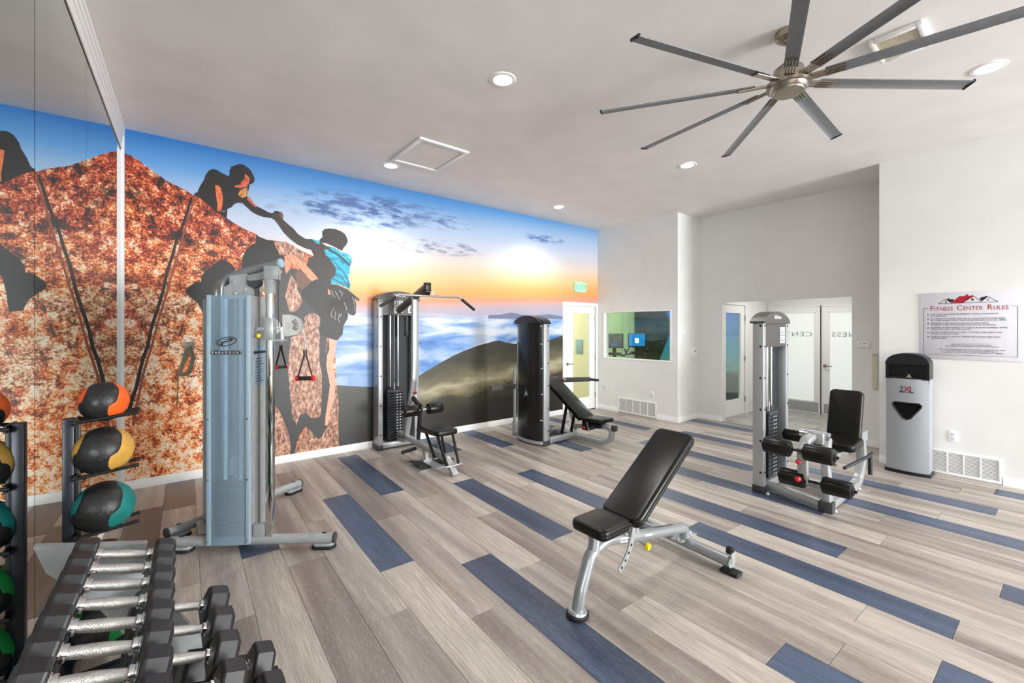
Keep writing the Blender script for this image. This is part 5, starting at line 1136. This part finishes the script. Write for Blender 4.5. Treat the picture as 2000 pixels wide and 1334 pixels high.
def hex_dumbbell(y, x, z, rr, hl, grip, label):
    t = thing('hex_dumbbell', (x, y, z - rr), label, 'dumbbell', 'rubber hex dumbbells on the rack')
    Td = frame((x, y, z), (0, 1, 0), ADX)
    for s in (-1, 1):
        mb = MB(); a, b = s * grip / 2, s * (grip / 2 + hl)
        prof = [(a, 0.90), (a + s * 0.008, 1.0), (b - s * 0.012, 1.0), (b, 0.80)]
        rings = []
        for zz, k in prof: rings.append([mb.bm.verts.new(Td @ V((rr * k * math.cos(R(60 * i)), rr * k * math.sin(R(60 * i)), zz))) for i in range(6)])
        for p, q in zip(rings, rings[1:]):
            for i in range(6): mb.bm.faces.new((p[i], p[(i + 1) % 6], q[(i + 1) % 6], q[i]))
        mb.bm.faces.new(rings[0][::-1]); mb.bm.faces.new(rings[-1])
        bmesh.ops.bevel(mb.bm, geom=list(mb.bm.edges), offset=0.0025, segments=1, affect='EDGES')
        obj('head', mb, 'hexrubber', t, 12)
    g = grip / 2
    mb = MB(); mb.lathe([(0.0135, -g + 0.016), (0.0150, -g * 0.5), (0.0165, 0), (0.0150, g * 0.5), (0.0135, g - 0.016)], 18, Td); obj('handle', mb, 'knurl', t)
    for s in (-1, 1):
        mb = MB(); mb.lathe([(0.0135, s * (g - 0.020)), (0.020, s * (g - 0.016)), (0.020, s * (g - 0.006)), (0.024, s * (g - 0.004)), (0.024, s * (g + 0.002))], 18, Td); obj('collar', mb, 'chrome', t)
ORD = ['first', 'second', 'third', 'fourth', 'fifth', 'sixth', 'seventh', 'eighth', 'ninth']
for i in range(9):
    hex_dumbbell(2.055 - 0.1145 * i, TIERS[0][0] - 0.0025 * i, TIERS[0][1], 0.0545, 0.064, 0.155, '%s hex dumbbell of the top tier counted from the ball rack' % ORD[i])
for i in range(5):
    hex_dumbbell(2.085 - 0.165 * i, TIERS[1][0], TIERS[1][1], 0.068, 0.074, 0.155, '%s hex dumbbell of the middle tier counted from the ball rack' % ORD[i])
for i in range(3):
    hex_dumbbell(1.985 - 0.195 * i, TIERS[2][0], TIERS[2][1], 0.080, 0.080, 0.150, '%s hex dumbbell of the lowest tier counted from the ball rack' % ORD[i])
# ------------------------------------------------------------------ ceiling fan
def ceiling_fan():
    fx, fy, fz, RR = 3.205, 1.088, 3.20, 1.215
    t = thing('ceiling_fan', (fx, fy, CZ), 'large nine-blade grey ceiling fan with brushed nickel hub', 'ceiling fan')
    mb = MB(); mb.lathe([(0.075, CZ - 0.0005), (0.078, CZ - 0.03), (0.074, CZ - 0.045), (0.055, CZ - 0.058), (0.035, CZ - 0.062), (0.034, CZ - 0.075), (0.018, CZ - 0.08)][::-1], 30, M.Translation((fx, fy, 0))); obj('canopy', mb, 'nickel', t)
    mb = MB(); mb.cyl((fx, fy, CZ - 0.07), (fx, fy, fz + 0.1), 0.014, seg=14); obj('downrod', mb, 'nickel', t)
    mb = MB(); mb.lathe([(0.10, fz - 0.046), (0.105, fz - 0.040), (0.112, fz - 0.022), (0.128, fz - 0.020), (0.130, fz - 0.004), (0.118, fz), (0.118, fz + 0.022), (0.105, fz + 0.03), (0.085, fz + 0.10), (0.05, fz + 0.13), (0.02, fz + 0.14)], 36, M.Translation((fx, fy, 0))); obj('motor_housing', mb, 'nickel', t)
    mb = MB(); mb.lathe([(0.088, fz - 0.058), (0.092, fz - 0.054), (0.094, fz - 0.046), (0.02, fz - 0.045)], 36, M.Translation((fx, fy, 0))); obj('hub_cap', mb, 'nickel', t)
    for k in range(9):
        a = 2.836 - R(40) * k
        Tb = M.Translation((fx, fy, fz + 0.012)) @ M.Rotation(a, 4, 'Z') @ M.Rotation(R(-13), 4, 'X')
        mb = MB(); n = 10; w = 0.078
        top = [(-w / 2 + w * i / n, 0.010 * math.sin(math.pi * (i / n) ** 0.8) + 0.001) for i in range(n + 1)]
        prof = top + [(x, z - 0.005 - 0.004 * math.sin(math.pi * (i / n))) for i, (x, z) in list(enumerate(top))[::-1]]
        mb.sweep([(0.20, 0, 0), (RR, 0, 0)], prof, up=(0, 0, 1), T=Tb); bl = obj('blade', mb, 'blade', t)
        mb = MB(); mb.box((RR + 0.004, 0, 0.002), (0.012, w + 0.004, 0.018), Tb, bev=0.003); obj('tip_cap', mb, 'blackmetal', bl)
        mb = MB()
        for s in (-1.5, -0.5, 0.5, 1.5): mb.rect([(0.09, s * 0.016, -0.002), (0.30, s * 0.016, -0.009)], 0.007, 0.010, 0.002, T=Tb)
        mb.box((0.105, 0, 0.0), (0.05, 0.062, 0.012), Tb, bev=0.003)
        obj('blade_iron', mb, 'nickel', bl)
ceiling_fan()

# ------------------------------------------------------------------ recessed lights
LBL = ['warm recessed light nearest the camera between hatch and fan', 'recessed light right beside the ceiling hatch near the mural', 'recessed light over the far end of the mural', 'recessed light below the left fan blades', 'recessed light by the right edge beside the ceiling vent']
for i, (x, y) in enumerate(((2.063, 2.698), (2.10, 4.96), (4.92, 4.96), (4.87, 2.73), (4.82, 0.30))):
    t = thing('recessed_light', (x, y, CZ), LBL[i], 'ceiling light', 'recessed ceiling lights')
    Tm = M.Translation((x, y, CZ))
    mb = MB()
    prof = [(0.072, -0.002), (0.074, -0.009), (0.098, -0.007), (0.104, -0.0005)]
    rings = [[mb.bm.verts.new(Tm @ V((r * math.cos(2 * math.pi * k / 36), r * math.sin(2 * math.pi * k / 36), z))) for k in range(36)] for r, z in prof]
    for p, q in zip(rings, rings[1:]):
        for k in range(36): mb.bm.faces.new((p[k], p[(k + 1) % 36], q[(k + 1) % 36], q[k]))
    obj('trim_ring', mb, 'trim', t)
    mb = MB(); mb.lathe([(0.02, -0.006), (0.073, -0.005), (0.073, -0.001), (0.02, -0.0005)], 30, Tm); obj('lens', mb, 'lamp', t)
    ld = bpy.data.lights.new('recessed_lamp', 'SPOT'); ld.energy = 84; ld.color = (1.0, 0.975, 0.945); ld.spot_size = R(128); ld.spot_blend = 0.75; ld.shadow_soft_size = 0.07
    lo = bpy.data.objects.new('recessed_lamp', ld); COL.objects.link(lo); lo.location = (x, y, CZ - 0.03); lo.parent = None

# ceiling hatch, ceiling vent
def ceiling_hatch():
    x0, x1, y0, y1 = 2.015, 2.615, 4.025, 4.773
    t = thing('ceiling_hatch', ((x0 + x1) / 2, (y0 + y1) / 2, CZ), 'white framed access hatch in the ceiling', 'hatch')
    mb = MB(); f = 0.045
    for a, b in (((x0, y0), (x1, y0 + f)), ((x0, y1 - f), (x1, y1)), ((x0, y0 + f), (x0 + f, y1 - f)), ((x1 - f, y0 + f), (x1, y1 - f))): mb.lo_hi((a[0], a[1], CZ - 0.022), (b[0], b[1], CZ + 0.001), bev=0.005)
    obj('hatch_frame', mb, 'trim', t)
    mb = MB(); mb.lo_hi((x0 + f + 0.003, y0 + f + 0.003, CZ - 0.008), (x1 - f - 0.003, y1 - f - 0.003, CZ + 0.001)); obj('hatch_panel', mb, 'ceiling', t)
ceiling_hatch()
def ceiling_vent():
    x0, x1, y0, y1 = 3.735, 4.08, 0.515, 0.785
    t = thing('ceiling_vent', ((x0 + x1) / 2, (y0 + y1) / 2, CZ), 'white ceiling air vent behind the fan blades', 'vent')
    mb = MB(); f = 0.03
    for a, b in (((x0, y0), (x1, y0 + f)), ((x0, y1 - f), (x1, y1)), ((x0, y0 + f), (x0 + f, y1 - f)), ((x1 - f, y0 + f), (x1, y1 - f))): mb.lo_hi((a[0], a[1], CZ - 0.03), (b[0], b[1], CZ + 0.001), bev=0.006)
    obj('vent_frame', mb, 'trim', t)
    mb = MB(); mb.lo_hi((x0 + f, y0 + f, CZ - 0.004), (x1 - f, y1 - f, CZ + 0.001)); obj('backing', mb, 'beige', t)
    for k in range(7):
        mb = MB(); x = x0 + f + 0.02 + k * 0.041; mb.box((x, (y0 + y1) / 2, CZ - 0.014), (0.034, y1 - y0 - 2 * f, 0.003), rot=M.Rotation(R(28), 3, 'Y')); obj('slat', mb, 'beige', t)
ceiling_vent()

# wall return grilles
def grille(name, x, y0, y1, z0, z1, cells, label, ns, blade_tilt):
    t = thing(name, (x, (y0 + y1) / 2, z0), label, 'vent')
    f = 0.022
    mb = MB()
    for a, b in (((y0, z0), (y1, z0 + f)), ((y0, z1 - f), (y1, z1)), ((y0, z0 + f), (y0 + f, z1 - f)), ((y1 - f, z0 + f), (y1, z1 - f))): mb.lo_hi((x - 0.014, a[0], a[1]), (x - 0.001, b[0], b[1]), bev=0.003)
    obj('grille_frame', mb, 'trim', t)
    mb = MB(); mb.lo_hi((x - 0.004, y0 + f, z0 + f), (x - 0.001, y1 - f, z1 - f)); obj('backing', mb, 'plank_brown' if False else 'darkgrey', t)
    iw = (y1 - y0 - 2 * f) / cells
    for k in range(1, cells):
        mb = MB(); yy = y0 + f + k * iw; mb.lo_hi((x - 0.013, yy - 0.006, z0 + f), (x - 0.002, yy + 0.006, z1 - f)); obj('mullion', mb, 'trim', t)
    for k in range(ns):
        z = z0 + f + (k + 0.5) * (z1 - z0 - 2 * f) / ns
        mb = MB(); mb.box((x - 0.0075, (y0 + y1) / 2, z), (0.011, y1 - y0 - 2 * f, 0.0035), rot=M.Rotation(R(blade_tilt), 3, 'Y')); obj('slat', mb, 'trim', t)
grille('return_grille', XB, 4.345, 5.165, 0.012, 0.285, 5, 'white five-bay return air grille low on the far wall below the inner window', 16, -30)
grille('return_grille', XW, 0.32, 1.10, 0.012, 0.268, 6, 'white return air grille low on the right wall beside the wipes dispenser', 16, -30)

# outlets, switches and wall boxes
def wall_plate(name, c, n, w, hgt, label, cat, kind):
    # c centre on the wall, n outward normal
    xa = V((0, 0, 1)).cross(V(n)); T = M((xa, V((0, 0, 1)), V(n))).transposed().to_4x4(); T.translation = V(c)
    t = thing(name, V(c) - V((0, 0, hgt / 2)), label, cat)
    mb = MB(); mb.box((0, 0, 0.003), (w, hgt, 0.006), T, bev=0.002); obj('cover_plate', mb, 'trim', t)
    mb = MB()
    if kind == 'outlet':
        for s in (-1, 1): mb.box((0, s * 0.020, 0.0068), (0.034, 0.028, 0.003), T, bev=0.004)
        so = obj('socket', mb, 'decal', t)
        mb = MB()
        for s in (-1, 1):
            for k in (-1, 1): mb.box((k * 0.007, s * 0.020 + 0.003, 0.0084), (0.0022, 0.009, 0.0008), T)
            mb.cyl((0, s * 0.020 - 0.008, 0.008), (0, s * 0.020 - 0.008, 0.0088), 0.0024, seg=8, T=T)
        obj('slot', mb, 'ink', so)
    elif kind == 'switch':
        mb.box((0, 0, 0.008), (w * 0.42, hgt * 0.55, 0.006), T, bev=0.002); obj('rocker', mb, 'decal', t)
    elif kind == 'panel':
        mb.box((0, 0, 0.018), (w * 0.92, hgt * 0.92, 0.028), T, bev=0.006); b_ = obj('housing', mb, 'trim', t)
        mb = MB(); mb.box((w * 0.12, hgt * 0.1, 0.0325), (w * 0.28, hgt * 0.16, 0.002), T); mb.cyl((-w * 0.22, hgt * 0.1, 0.032), (-w * 0.22, hgt * 0.1, 0.034), 0.006, seg=10, T=T); obj('display', mb, 'rackgrey', b_)
    return t
wall_plate('wall_outlet', (XB, 4.435, 0.42), (-1, 0, 0), 0.075, 0.118, 'white outlet on the far wall right above the return grille', 'outlet', 'outlet')
wall_plate('wall_outlet', (XB, 5.475, 0.44), (-1, 0, 0), 0.075, 0.118, 'white outlet on the far wall below the left edge of the inner window', 'outlet', 'outlet')
wall_plate('wall_outlet', (XW, 0.668, 0.43), (-1, 0, 0), 0.072, 0.115, 'white outlet on the right wall beside the wipes dispenser', 'outlet', 'outlet')
wall_plate('wall_switch', (6.905, YC, 1.46), (0, -1, 0), 0.085, 0.135, 'white light switch high on the narrow return wall', 'switch', 'switch')
wall_plate('thermostat', (7.215, YC, 1.18), (0, -1, 0), 0.19, 0.16, 'white thermostat box on the narrow return wall', 'thermostat', 'panel')
wall_plate('wall_blank_plate', (XR, 3.80, 0.45), (-1, 0, 0), 0.06, 0.06, 'small blank cover plate low beside the entry lobby opening', 'cover plate', 'switch')
t = wall_plate('alarm_keypad', (XR, 1.60, 1.378), (-1, 0, 0), 0.15, 0.085, 'small beige control box on the wall right of the entry opening', 'control box', 'panel')
t = thing('wall_strip', (XR, 1.478, 0.78), 'narrow beige strip panel on the wall behind the wipes dispenser', 'wall panel')
mb = MB(); mb.lo_hi((XR - 0.02, 1.452, 0.78), (XR - 0.001, 1.505, 1.258), bev=0.004); obj('panel', mb, 'beige', t)
mb = MB(); mb.lo_hi((XR - 0.022, 1.458, 1.222), (XR - 0.0195, 1.499, 1.240)); obj('label_tag', mb, 'rackgrey', t)

# ------------------------------------------------------------------ rules sign
def rules_sign():
    y0, y1, z0, z1 = 0.178, 0.928, 1.258, 1.980
    x = XW
    t = thing('rules_sign', (x, (y0 + y1) / 2, z0), 'grey fitness center rules sign with red title and house roofs on the right wall', 'sign')
    mb = MB(); mb.lo_hi((x - 0.008, y0, z0), (x - 0.001, y1, z1), bev=0.001); bd = obj('board', mb, 'signboard', t)
    # local frame on the board: X to the right in view (-y), Y up, origin lower left corner
    T = M(((0, 0, -1, x - 0.0082), (-1, 0, 0, y1), (0, 1, 0, z0), (0, 0, 0, 1)))
    Wd, Hd = y1 - y0, z1 - z0
    mb = MB(); e = 0.003
    for a, b in (((0.03, 0.045), (0.03 + e, Hd - 0.165)), ((Wd - 0.035 - e, 0.045), (Wd - 0.035, Hd - 0.165)), ((0.03, 0.045), (Wd - 0.035, 0.045 + e)), ((0.03, Hd - 0.165 - e), (0.07, Hd - 0.165)), ((Wd - 0.085, Hd - 0.165 - e), (Wd - 0.035, Hd - 0.165))): mb.lo_hi((a[0], a[1], 0), (b[0], b[1], 0.0008), T=T)
    obj('border', mb, 'ink', t)
    # small-caps title
    def width(s, size):
        w0 = text_bm(s, size, 'LEFT', 1, 0.0006); r = max(v.co.x for v in w0.bm.verts); w0.bm.free(); return r
    segs = []
    for word in ('FITNESS', 'CENTER', 'RULES'): segs += [(word[0], 0.078), (word[1:], 0.058), (None, 0.030)]
    tot = sum(0.030 if s is None else width(s, z) + 0.004 for s, z in segs[:-1]); k = 0.575 / tot
    mb = MB(); xx = 0.082
    for s_, z_ in segs[:-1]:
        if s_ is None: xx += 0.030 * k; continue
        text_bm(s_, z_, 'LEFT', 1, 0.0008, T @ M.Translation((xx, Hd - 0.196, 0.0005)), mb, k); xx += (width(s_, z_) + 0.004) * k
    obj('title', mb, 'inkred', t)
    # roofs
    def poly(ps, mat, name):
        mb = MB()
        for p in ps: mb.prism(p, 0, 0.001, T)
        return obj(name, mb, mat, t)
    oy = Hd - 0.118
    poly([[(0.245, oy + 0.005), (0.31, oy + 0.072), (0.35, oy + 0.072), (0.36, oy + 0.088), (0.375, oy + 0.088), (0.375, oy + 0.072), (0.405, oy + 0.075), (0.415, oy + 0.065), (0.335, oy + 0.0)]], 'inkred', 'red_roof')
    lines = [[(0.15, oy), (0.205, oy + 0.045), (0.255, oy)], [(0.33, oy), (0.405, oy + 0.076), (0.475, oy)], [(0.46, oy + 0.012), (0.515, oy + 0.055), (0.585, oy)], [(0.15, oy), (0.33, oy - 0.001)], [(0.33, oy - 0.001), (0.475, oy)], [(0.475, oy), (0.585, oy)]]
    ps = []
    for L in lines:
        for (ax, ay), (bx, by) in zip(L, L[1:]):
            l = math.hypot(bx - ax, by - ay); nx, ny = -(by - ay) / l * 0.0022, (bx - ax) / l * 0.0022
            ps.append([(ax - nx, ay - ny), (bx - nx, by - ny), (bx + nx, by + ny), (ax + nx, ay + ny)])
    ps += [[(0.205, oy + 0.045), (0.222, oy + 0.045), (0.226, oy + 0.055), (0.234, oy + 0.055), (0.234, oy + 0.044), (0.262, oy + 0.043), (0.268, oy + 0.028), (0.245, oy + 0.008)], [(0.455, oy + 0.035), (0.47, oy + 0.054), (0.492, oy + 0.054), (0.497, oy + 0.065), (0.505, oy + 0.065), (0.508, oy + 0.054), (0.515, oy + 0.055), (0.475, oy + 0.013)],
           [(0.198, oy + 0.008), (0.206, oy + 0.03), (0.214, oy + 0.008)], [(0.392, oy + 0.022), (0.405, oy + 0.052), (0.418, oy + 0.022)], [(0.507, oy + 0.018), (0.515, oy + 0.036), (0.523, oy + 0.018)]]
    poly(ps, 'ink', 'roof_lines')
    rules = [('ONE GUEST ALLOWED PER RESIDENT WHEN ACCOMPANIED', 'BY A RESIDENT'), ('ALL RESIDENTS UNDER THE AGE OF 14 MUST BE ACCOMPANIED', 'BY A RESPONSIBLE ADULT WHO IS WITHIN REACH AT ALL TIMES.'), ('DISORDERLY OR DISRUPTIVE BEHAVIOR INCLUDING', 'EXCESSIVE NOISE OR RUNNING WILL NOT BE TOLERATED.'),
             ('RESIDENT IS RESPONSIBLE TO CLEAN UP AFTER ONESELF AFTER', 'USING ANY PART OF THE FACILITY.'), ('PROPER ATTIRE MUST BE WORN, THIS INCLUDES SHIRTS AND', 'PROPER ATHLETIC SHOES.'), ('MUSICAL DEVICES ARE NOT PERMITTED UNLESS USED WITH', 'HEADPHONES.')]
    mb = MB(); bl = MB()
    for i, (a, b) in enumerate(rules):
        yy = Hd - 0.243 - i * 0.0485
        wide = {0: 0.500, 1: 0.545, 2: 0.43, 3: 0.56, 4: 0.525, 5: 0.51}[i]
        w0 = text_bm(a, 0.0195, 'LEFT', 1, 0.0006)
        wx = max(v.co.x for v in w0.bm.verts); w0.bm.free()
        s = wide / wx
        text_bm(a, 0.0195, 'LEFT', 1, 0.0006, T @ M.Translation((0.088, yy, 0.0004)), mb, s)
        text_bm(b, 0.0195, 'LEFT', 1, 0.0006, T @ M.Translation((0.088, yy - 0.0185, 0.0004)), mb, s)
        bl.cyl((0.067, yy + 0.003, 0), (0.067, yy + 0.003, 0.0008), 0.0062, seg=12, T=T)
    foot = ['FAILURE TO FOLLOW THESE RULES', 'MAY RESULT IN REMOVAL FROM THE FACILITY', '', 'YOUR COOPERATION IN FOLLOWING THESE RULES WILL', 'HELP TO MAKE THE VILLAS AT HOMESTEAD A', 'PLEASANT PLACE FOR ALL OUR RESIDENTS TO ENJOY']
    for i, s_ in enumerate(foot):
        if s_: text_bm(s_, 0.0165, 'CENTER', 1, 0.0006, T @ M.Translation((0.395, 0.152 - i * 0.0165, 0.0004)), mb, 1.12)
    mb.lo_hi((0.26, 0.172, 0), (0.52, 0.1735, 0.0008), T=T)
    obj('rules_text', mb, 'ink', t); obj('bullet', bl, 'ink', t)
rules_sign()

# ------------------------------------------------------------------ wipes dispenser bin
def wipes_bin():
    y0, y1, xf, xk, zt, zc = 0.815, 1.168, 6.30, 6.535, 1.04, 1.318
    t = thing('wipes_dispenser', ((xf + xk) / 2, (y0 + y1) / 2, 0), 'tall silver gym wipes dispenser bin with black hood against the right wall', 'dispenser')
    yc = (y0 + y1) / 2; W = y1 - y0
    def outline(ins=0.0, bulge=0.025):
        o = []
        for k in range(13):
            u = -1 + 2 * k / 12
            o.append((xf + ins + bulge * (abs(u) ** 2.6) * 1.3 - 0.004, yc + u * (W / 2 - ins)))
        return o + [(xk - ins, yc + W / 2 - ins), (xk - ins, yc - W / 2 + ins)]
    # body with a rounded-triangle waste opening: front skin split around the hole
    body = MB(); o = outline()
    side = o[12:] + [o[0]]
    # front skin as a grid with the opening left out
    tri = [(-0.118, 0.760), (-0.100, 0.778), (0.100, 0.778), (0.118, 0.760), (0.112, 0.735), (0.030, 0.612), (0.0, 0.600), (-0.030, 0.612), (-0.112, 0.735)]
    def fx(y):
        u = (y - yc) / (W / 2); return xf + 0.0325 * abs(u) ** 2.6 - 0.004
    outer = [(yc - W / 2, 0.03), (yc + W / 2, 0.03), (yc + W / 2, zt), (yc - W / 2, zt)]
    NR = 40; rin, rout = [], []
    for k in range(NR):
        a = 2 * math.pi * k / NR; dx, dz = math.cos(a), math.sin(a)
        def hit(poly, cx, cz):
            best = 9
            for i in range(len(poly)):
                (x1, z1), (x2, z2) = poly[i - 1], poly[i]
                ex, ez = x2 - x1, z2 - z1; den = dx * ez - dz * ex
                if abs(den) < 1e-9: continue
                tt = ((x1 - cx) * ez - (z1 - cz) * ex) / den; ss = ((x1 - cx) * dz - (z1 - cz) * dx) / den
                if tt > 0 and -1e-6 <= ss <= 1 + 1e-6: best = min(best, tt)
            return best
        r1 = hit([(yc + p, q) for p, q in tri], yc, 0.71); r2 = hit(outer, yc, 0.71)
        row = []
        for f_ in (0, 0.25, 0.5, 0.75, 1.0):
            r = r1 + (r2 - r1) * f_; yy, zz_ = yc + dx * r, 0.71 + dz * r
            row.append(body.bm.verts.new((fx(yy), yy, zz_)))
        rin.append(row)
    for k in range(NR):
        p, q = rin[k], rin[(k + 1) % NR]
        for j in range(4): body.bm.faces.new((p[j], p[j + 1], q[j + 1], q[j]))
    for c_ in ((yc - W / 2, 0.03), (yc + W / 2, 0.03), (yc + W / 2, zt), (yc - W / 2, zt)): pass
    body.lo_hi((fx(y0) - 0.0, y0, 0.03), (xk, y0 + 0.004, zt)); body.lo_hi((fx(y1), y1 - 0.004, 0.03), (xk, y1, zt)); body.lo_hi((xk - 0.004, y0, 0.03), (xk, y1, zt))
    # corner triangles of the front skin
    for cy, cz in ((y0, 0.03), (y1, 0.03), (y1, zt), (y0, zt)):
        near = sorted((r[-1] for r in rin), key=lambda v: (v.co.y - cy) ** 2 + (v.co.z - cz) ** 2)[:2]
        body.bm.faces.new((near[0], near[1], body.bm.verts.new((fx(cy), cy, cz))))
    bd = obj('body', body, 'binsilver', t, 45)
    mb = MB(); mb.prism([(x, y) for x, y in outline(0.012)], 0.055, zt - 0.02); 
    mb.bm.free()
    mb = MB(); mb.lo_hi((xf + 0.06, y0 + 0.02, 0.05), (xf + 0.065, y1 - 0.02, zt - 0.02)); obj('liner', mb, 'cavity', t)
    rim = [(fx(yc + p) - 0.003, yc + p, q) for p, q in tri]
    mb = MB(); mb.tube(rim, 0.008, 8, closed=True, up=(1, 0, 0)); obj('opening_rim', mb, 'binblack', t)
    mb = MB(); mb.prism([(x - 0.012 if x < xf + 0.1 else x + 0.008, yc + (y - yc) * 1.07) for x, y in outline()], 0.0, 0.034); obj('base', mb, 'binblack', t)
    # black hood: arched front profile with a wide recessed opening
    def arch(w, zlo, zhi, n=18):
        o_ = [(-w / 2, zlo)]
        for k in range(n + 1):
            u = -1 + 2 * k / n
            o_.append((u * w / 2, zhi - 0.10 + 0.10 * (1 - abs(u) ** 2.4) ** 0.6))
        return o_ + [(w / 2, zlo)]
    Th = M(((0, 0, 1, 0), (1, 0, 0, yc), (0, 1, 0, 0), (0, 0, 0, 1)))
    mb = MB(); mb.prism(arch(W + 0.006, zt, zc), xf + 0.10, xk, Th)                                # rear body of hood
    vis = arch(W + 0.006, zt + 0.155, zc); mb.prism(vis, xf + 0.0, xf + 0.101, Th)                # visor
    mb.lo_hi((xf + 0.012, y0 - 0.003, zt), (xf + 0.101, y0 + 0.014, zt + 0.16)); mb.lo_hi((xf + 0.012, y1 - 0.014, zt), (xf + 0.101, y1 + 0.003, zt + 0.16)); hd = obj('hood', mb, 'binblack', t)
    mb = MB(); mb.lo_hi((xf + 0.008, y0, zt - 0.004), (xf + 0.101, y1, zt + 0.012)); obj('tray', mb, 'cavity', t)
    mb = MB(); mb.lathe([(0.028, 0), (0.03, 0.006), (0.016, 0.012), (0.012, 0.03), (0.018, 0.036)], 16, M.Translation((xf + 0.05, yc - 0.01, zt + 0.012))); obj('wipe_nozzle', mb, 'brassgrey', t)
    # 2XL mark
    T = M(((0, 0, -1, xf - 0.0052), (-1, 0, 0, yc), (0, 1, 0, 0), (0, 0, 0, 1)))
    mb = text_bm('2', 0.085, 'LEFT', 1, 0.0012, T @ M.Translation((-0.062, 0.897, 0)), sx=0.9); mb = text_bm('L', 0.085, 'LEFT', 1, 0.0012, T @ M.Translation((0.022, 0.897, 0)), mb, 0.85); mb.lo_hi((-0.06, 0.890, 0), (0.062, 0.894, 0.0012), T=T); obj('mark', mb, 'ink', t)
    mb = text_bm('X', 0.095, 'LEFT', 1, 0.0014, T @ M.Translation((-0.028, 0.896, 0.0006)), sx=0.95); obj('red_mark', mb, 'inkred', t)
wipes_bin()

# ------------------------------------------------------------------ exercise bikes behind the inner window
def bike(x, y, rz, screen, label):
    t = thing('exercise_bike', (x, y, 0), label, 'exercise bike', 'bikes in the cardio room', rz)
    T = M.Translation((x, y, 0)) @ M.Rotation(rz, 4, 'Z')     # the rider sits on the local -y side
    mb = MB(); mb.rect([(-0.25, 0.10, 0.04), (0.25, 0.10, 0.04)], 0.07, 0.06, T=T); mb.rect([(-0.25, -0.75, 0.04), (0.25, -0.75, 0.04)], 0.07, 0.06, T=T); mb.rect([(0, 0.10, 0.06), (0, -0.75, 0.06)], 0.08, 0.06, T=T); obj('base', mb, 'darkgrey', t)
    mb = MB(); mb.prism([(-0.62, 0.10), (0.08, 0.10), (0.14, 0.35), (0.05, 0.62), (-0.15, 0.66), (-0.5, 0.5)], -0.07, 0.07, T @ M(((0, 0, 1, 0), (1, 0, 0, 0), (0, 1, 0, 0), (0, 0, 0, 1)))); obj('drive_housing', mb, 'darkgrey', t)
    mb = MB(); mb.rect([(0, -0.42, 0.5), (0, -0.55, 0.86)], 0.05, 0.05, T=T); obj('seat_post', mb, 'steel', t)
    mb = MB(); mb.slab(0.22, 0.27, 0.07, 0.09, 0.03, T @ M.Translation((0, -0.56, 0.88))); obj('saddle', mb, 'vinyl', t)
    for s in (-1, 1):
        mb = MB(); mb.rect([(s * 0.08, -0.2, 0.32), (s * 0.16, -0.2, 0.32)], 0.10, 0.03, T=T); mb.rect([(s * 0.085, -0.2, 0.32), (s * 0.085, -0.2 + s * 0.14, 0.36)], 0.02, 0.03, T=T); obj('pedal', mb, 'blackmetal', t)
        mb = MB(); mb.tube(fillet([(s * 0.05, 0.0, 1.02), (s * 0.22, -0.06, 0.98), (s * 0.25, -0.26, 1.04), (s * 0.20, -0.36, 1.14)], 0.06), 0.019, T=T); obj('handlebar', mb, 'plate', t)
    mb = MB(); mb.rect([(0, 0.06, 0.55), (0, 0.02, 1.20)], 0.08, 0.06, T=T); mb.box((0, -0.02, 1.02), (0.30, 0.16, 0.06), T, bev=0.02); obj('mast', mb, 'blackmetal', t)
    Ts = T @ M.Translation((0, 0.0, 1.31)) @ M.Rotation(R(-10), 4, 'X')
    mb = MB(); mb.box((0, 0, 0), (0.40, 0.035, 0.33), Ts, bev=0.01); sc = obj('display', mb, 'blackmetal', t)
    mb = MB(); mb.box((0, -0.0185, 0.008), (0.36, 0.002, 0.285), Ts); obj('screen', mb, screen, sc)
    mb = MB(); mb.box((0.0, -0.0200, -0.005 if screen == 'screen' else -0.08), (0.085 if screen == 'screen' else 0.12, 0.0015, 0.11 if screen == 'screen' else 0.03), Ts); obj('screen_tile', mb, 'screenwhite' if screen == 'screen' else 'screen', sc)
bike(7.90, 6.18, R(-50), 'screendim', 'exercise bike with dim grey screen behind the left part of the inner window')
bike(8.60, 6.08, R(-50), 'screen', 'exercise bike with bright blue screen behind the inner window')

# ------------------------------------------------------------------ pieces that can be told apart become parts of their own; tiny ones stay one part
def split_loose(o):
    bm = bmesh.new(); bm.from_mesh(o.data); bm.verts.ensure_lookup_table()
    seen = set(); isl = []
    for v in bm.verts:
        if v.index in seen: continue
        st, cur = [v], []
        seen.add(v.index)
        while st:
            q = st.pop(); cur.append(q.index)
            for e in q.link_edges:
                w = e.other_vert(q)
                if w.index not in seen: seen.add(w.index); st.append(w)
        isl.append(set(cur))
    if len(isl) < 2: bm.free(); return
    for k, s_ in enumerate(isl):
        b2 = bm.copy(); bmesh.ops.delete(b2, geom=[v for v in b2.verts if v.index not in s_], context='VERTS')
        me = bpy.data.meshes.new(o.data.name); b2.to_mesh(me); b2.free()
        for m_ in o.data.materials: me.materials.append(m_)
        if k == 0: old = o.data; o.data = me
        else:
            c = o.copy(); c.data = me; COL.objects.link(c)
    bm.free()
SPLIT = {'link_tube', 'foot_plate', 'bolt_flange', 'cover_rail', 'cross_tube', 'sticker', 'gusset_plate', 'side_panel', 'seat_strut', 'column_bracket'}
STUFF = {'weight_number', 'bolt', 'screw', 'pin_hole', 'vent_slot', 'figure', 'fine_print', 'bullet', 'rules_text', 'instruction_chart', 'slot'}
for o in list(bpy.data.objects):
    nm = o.name.split('.')[0]
    if o.type != 'MESH' or o.parent is None: continue
    if nm in SPLIT: split_loose(o)
    elif nm in STUFF: o['kind'] = 'stuff'
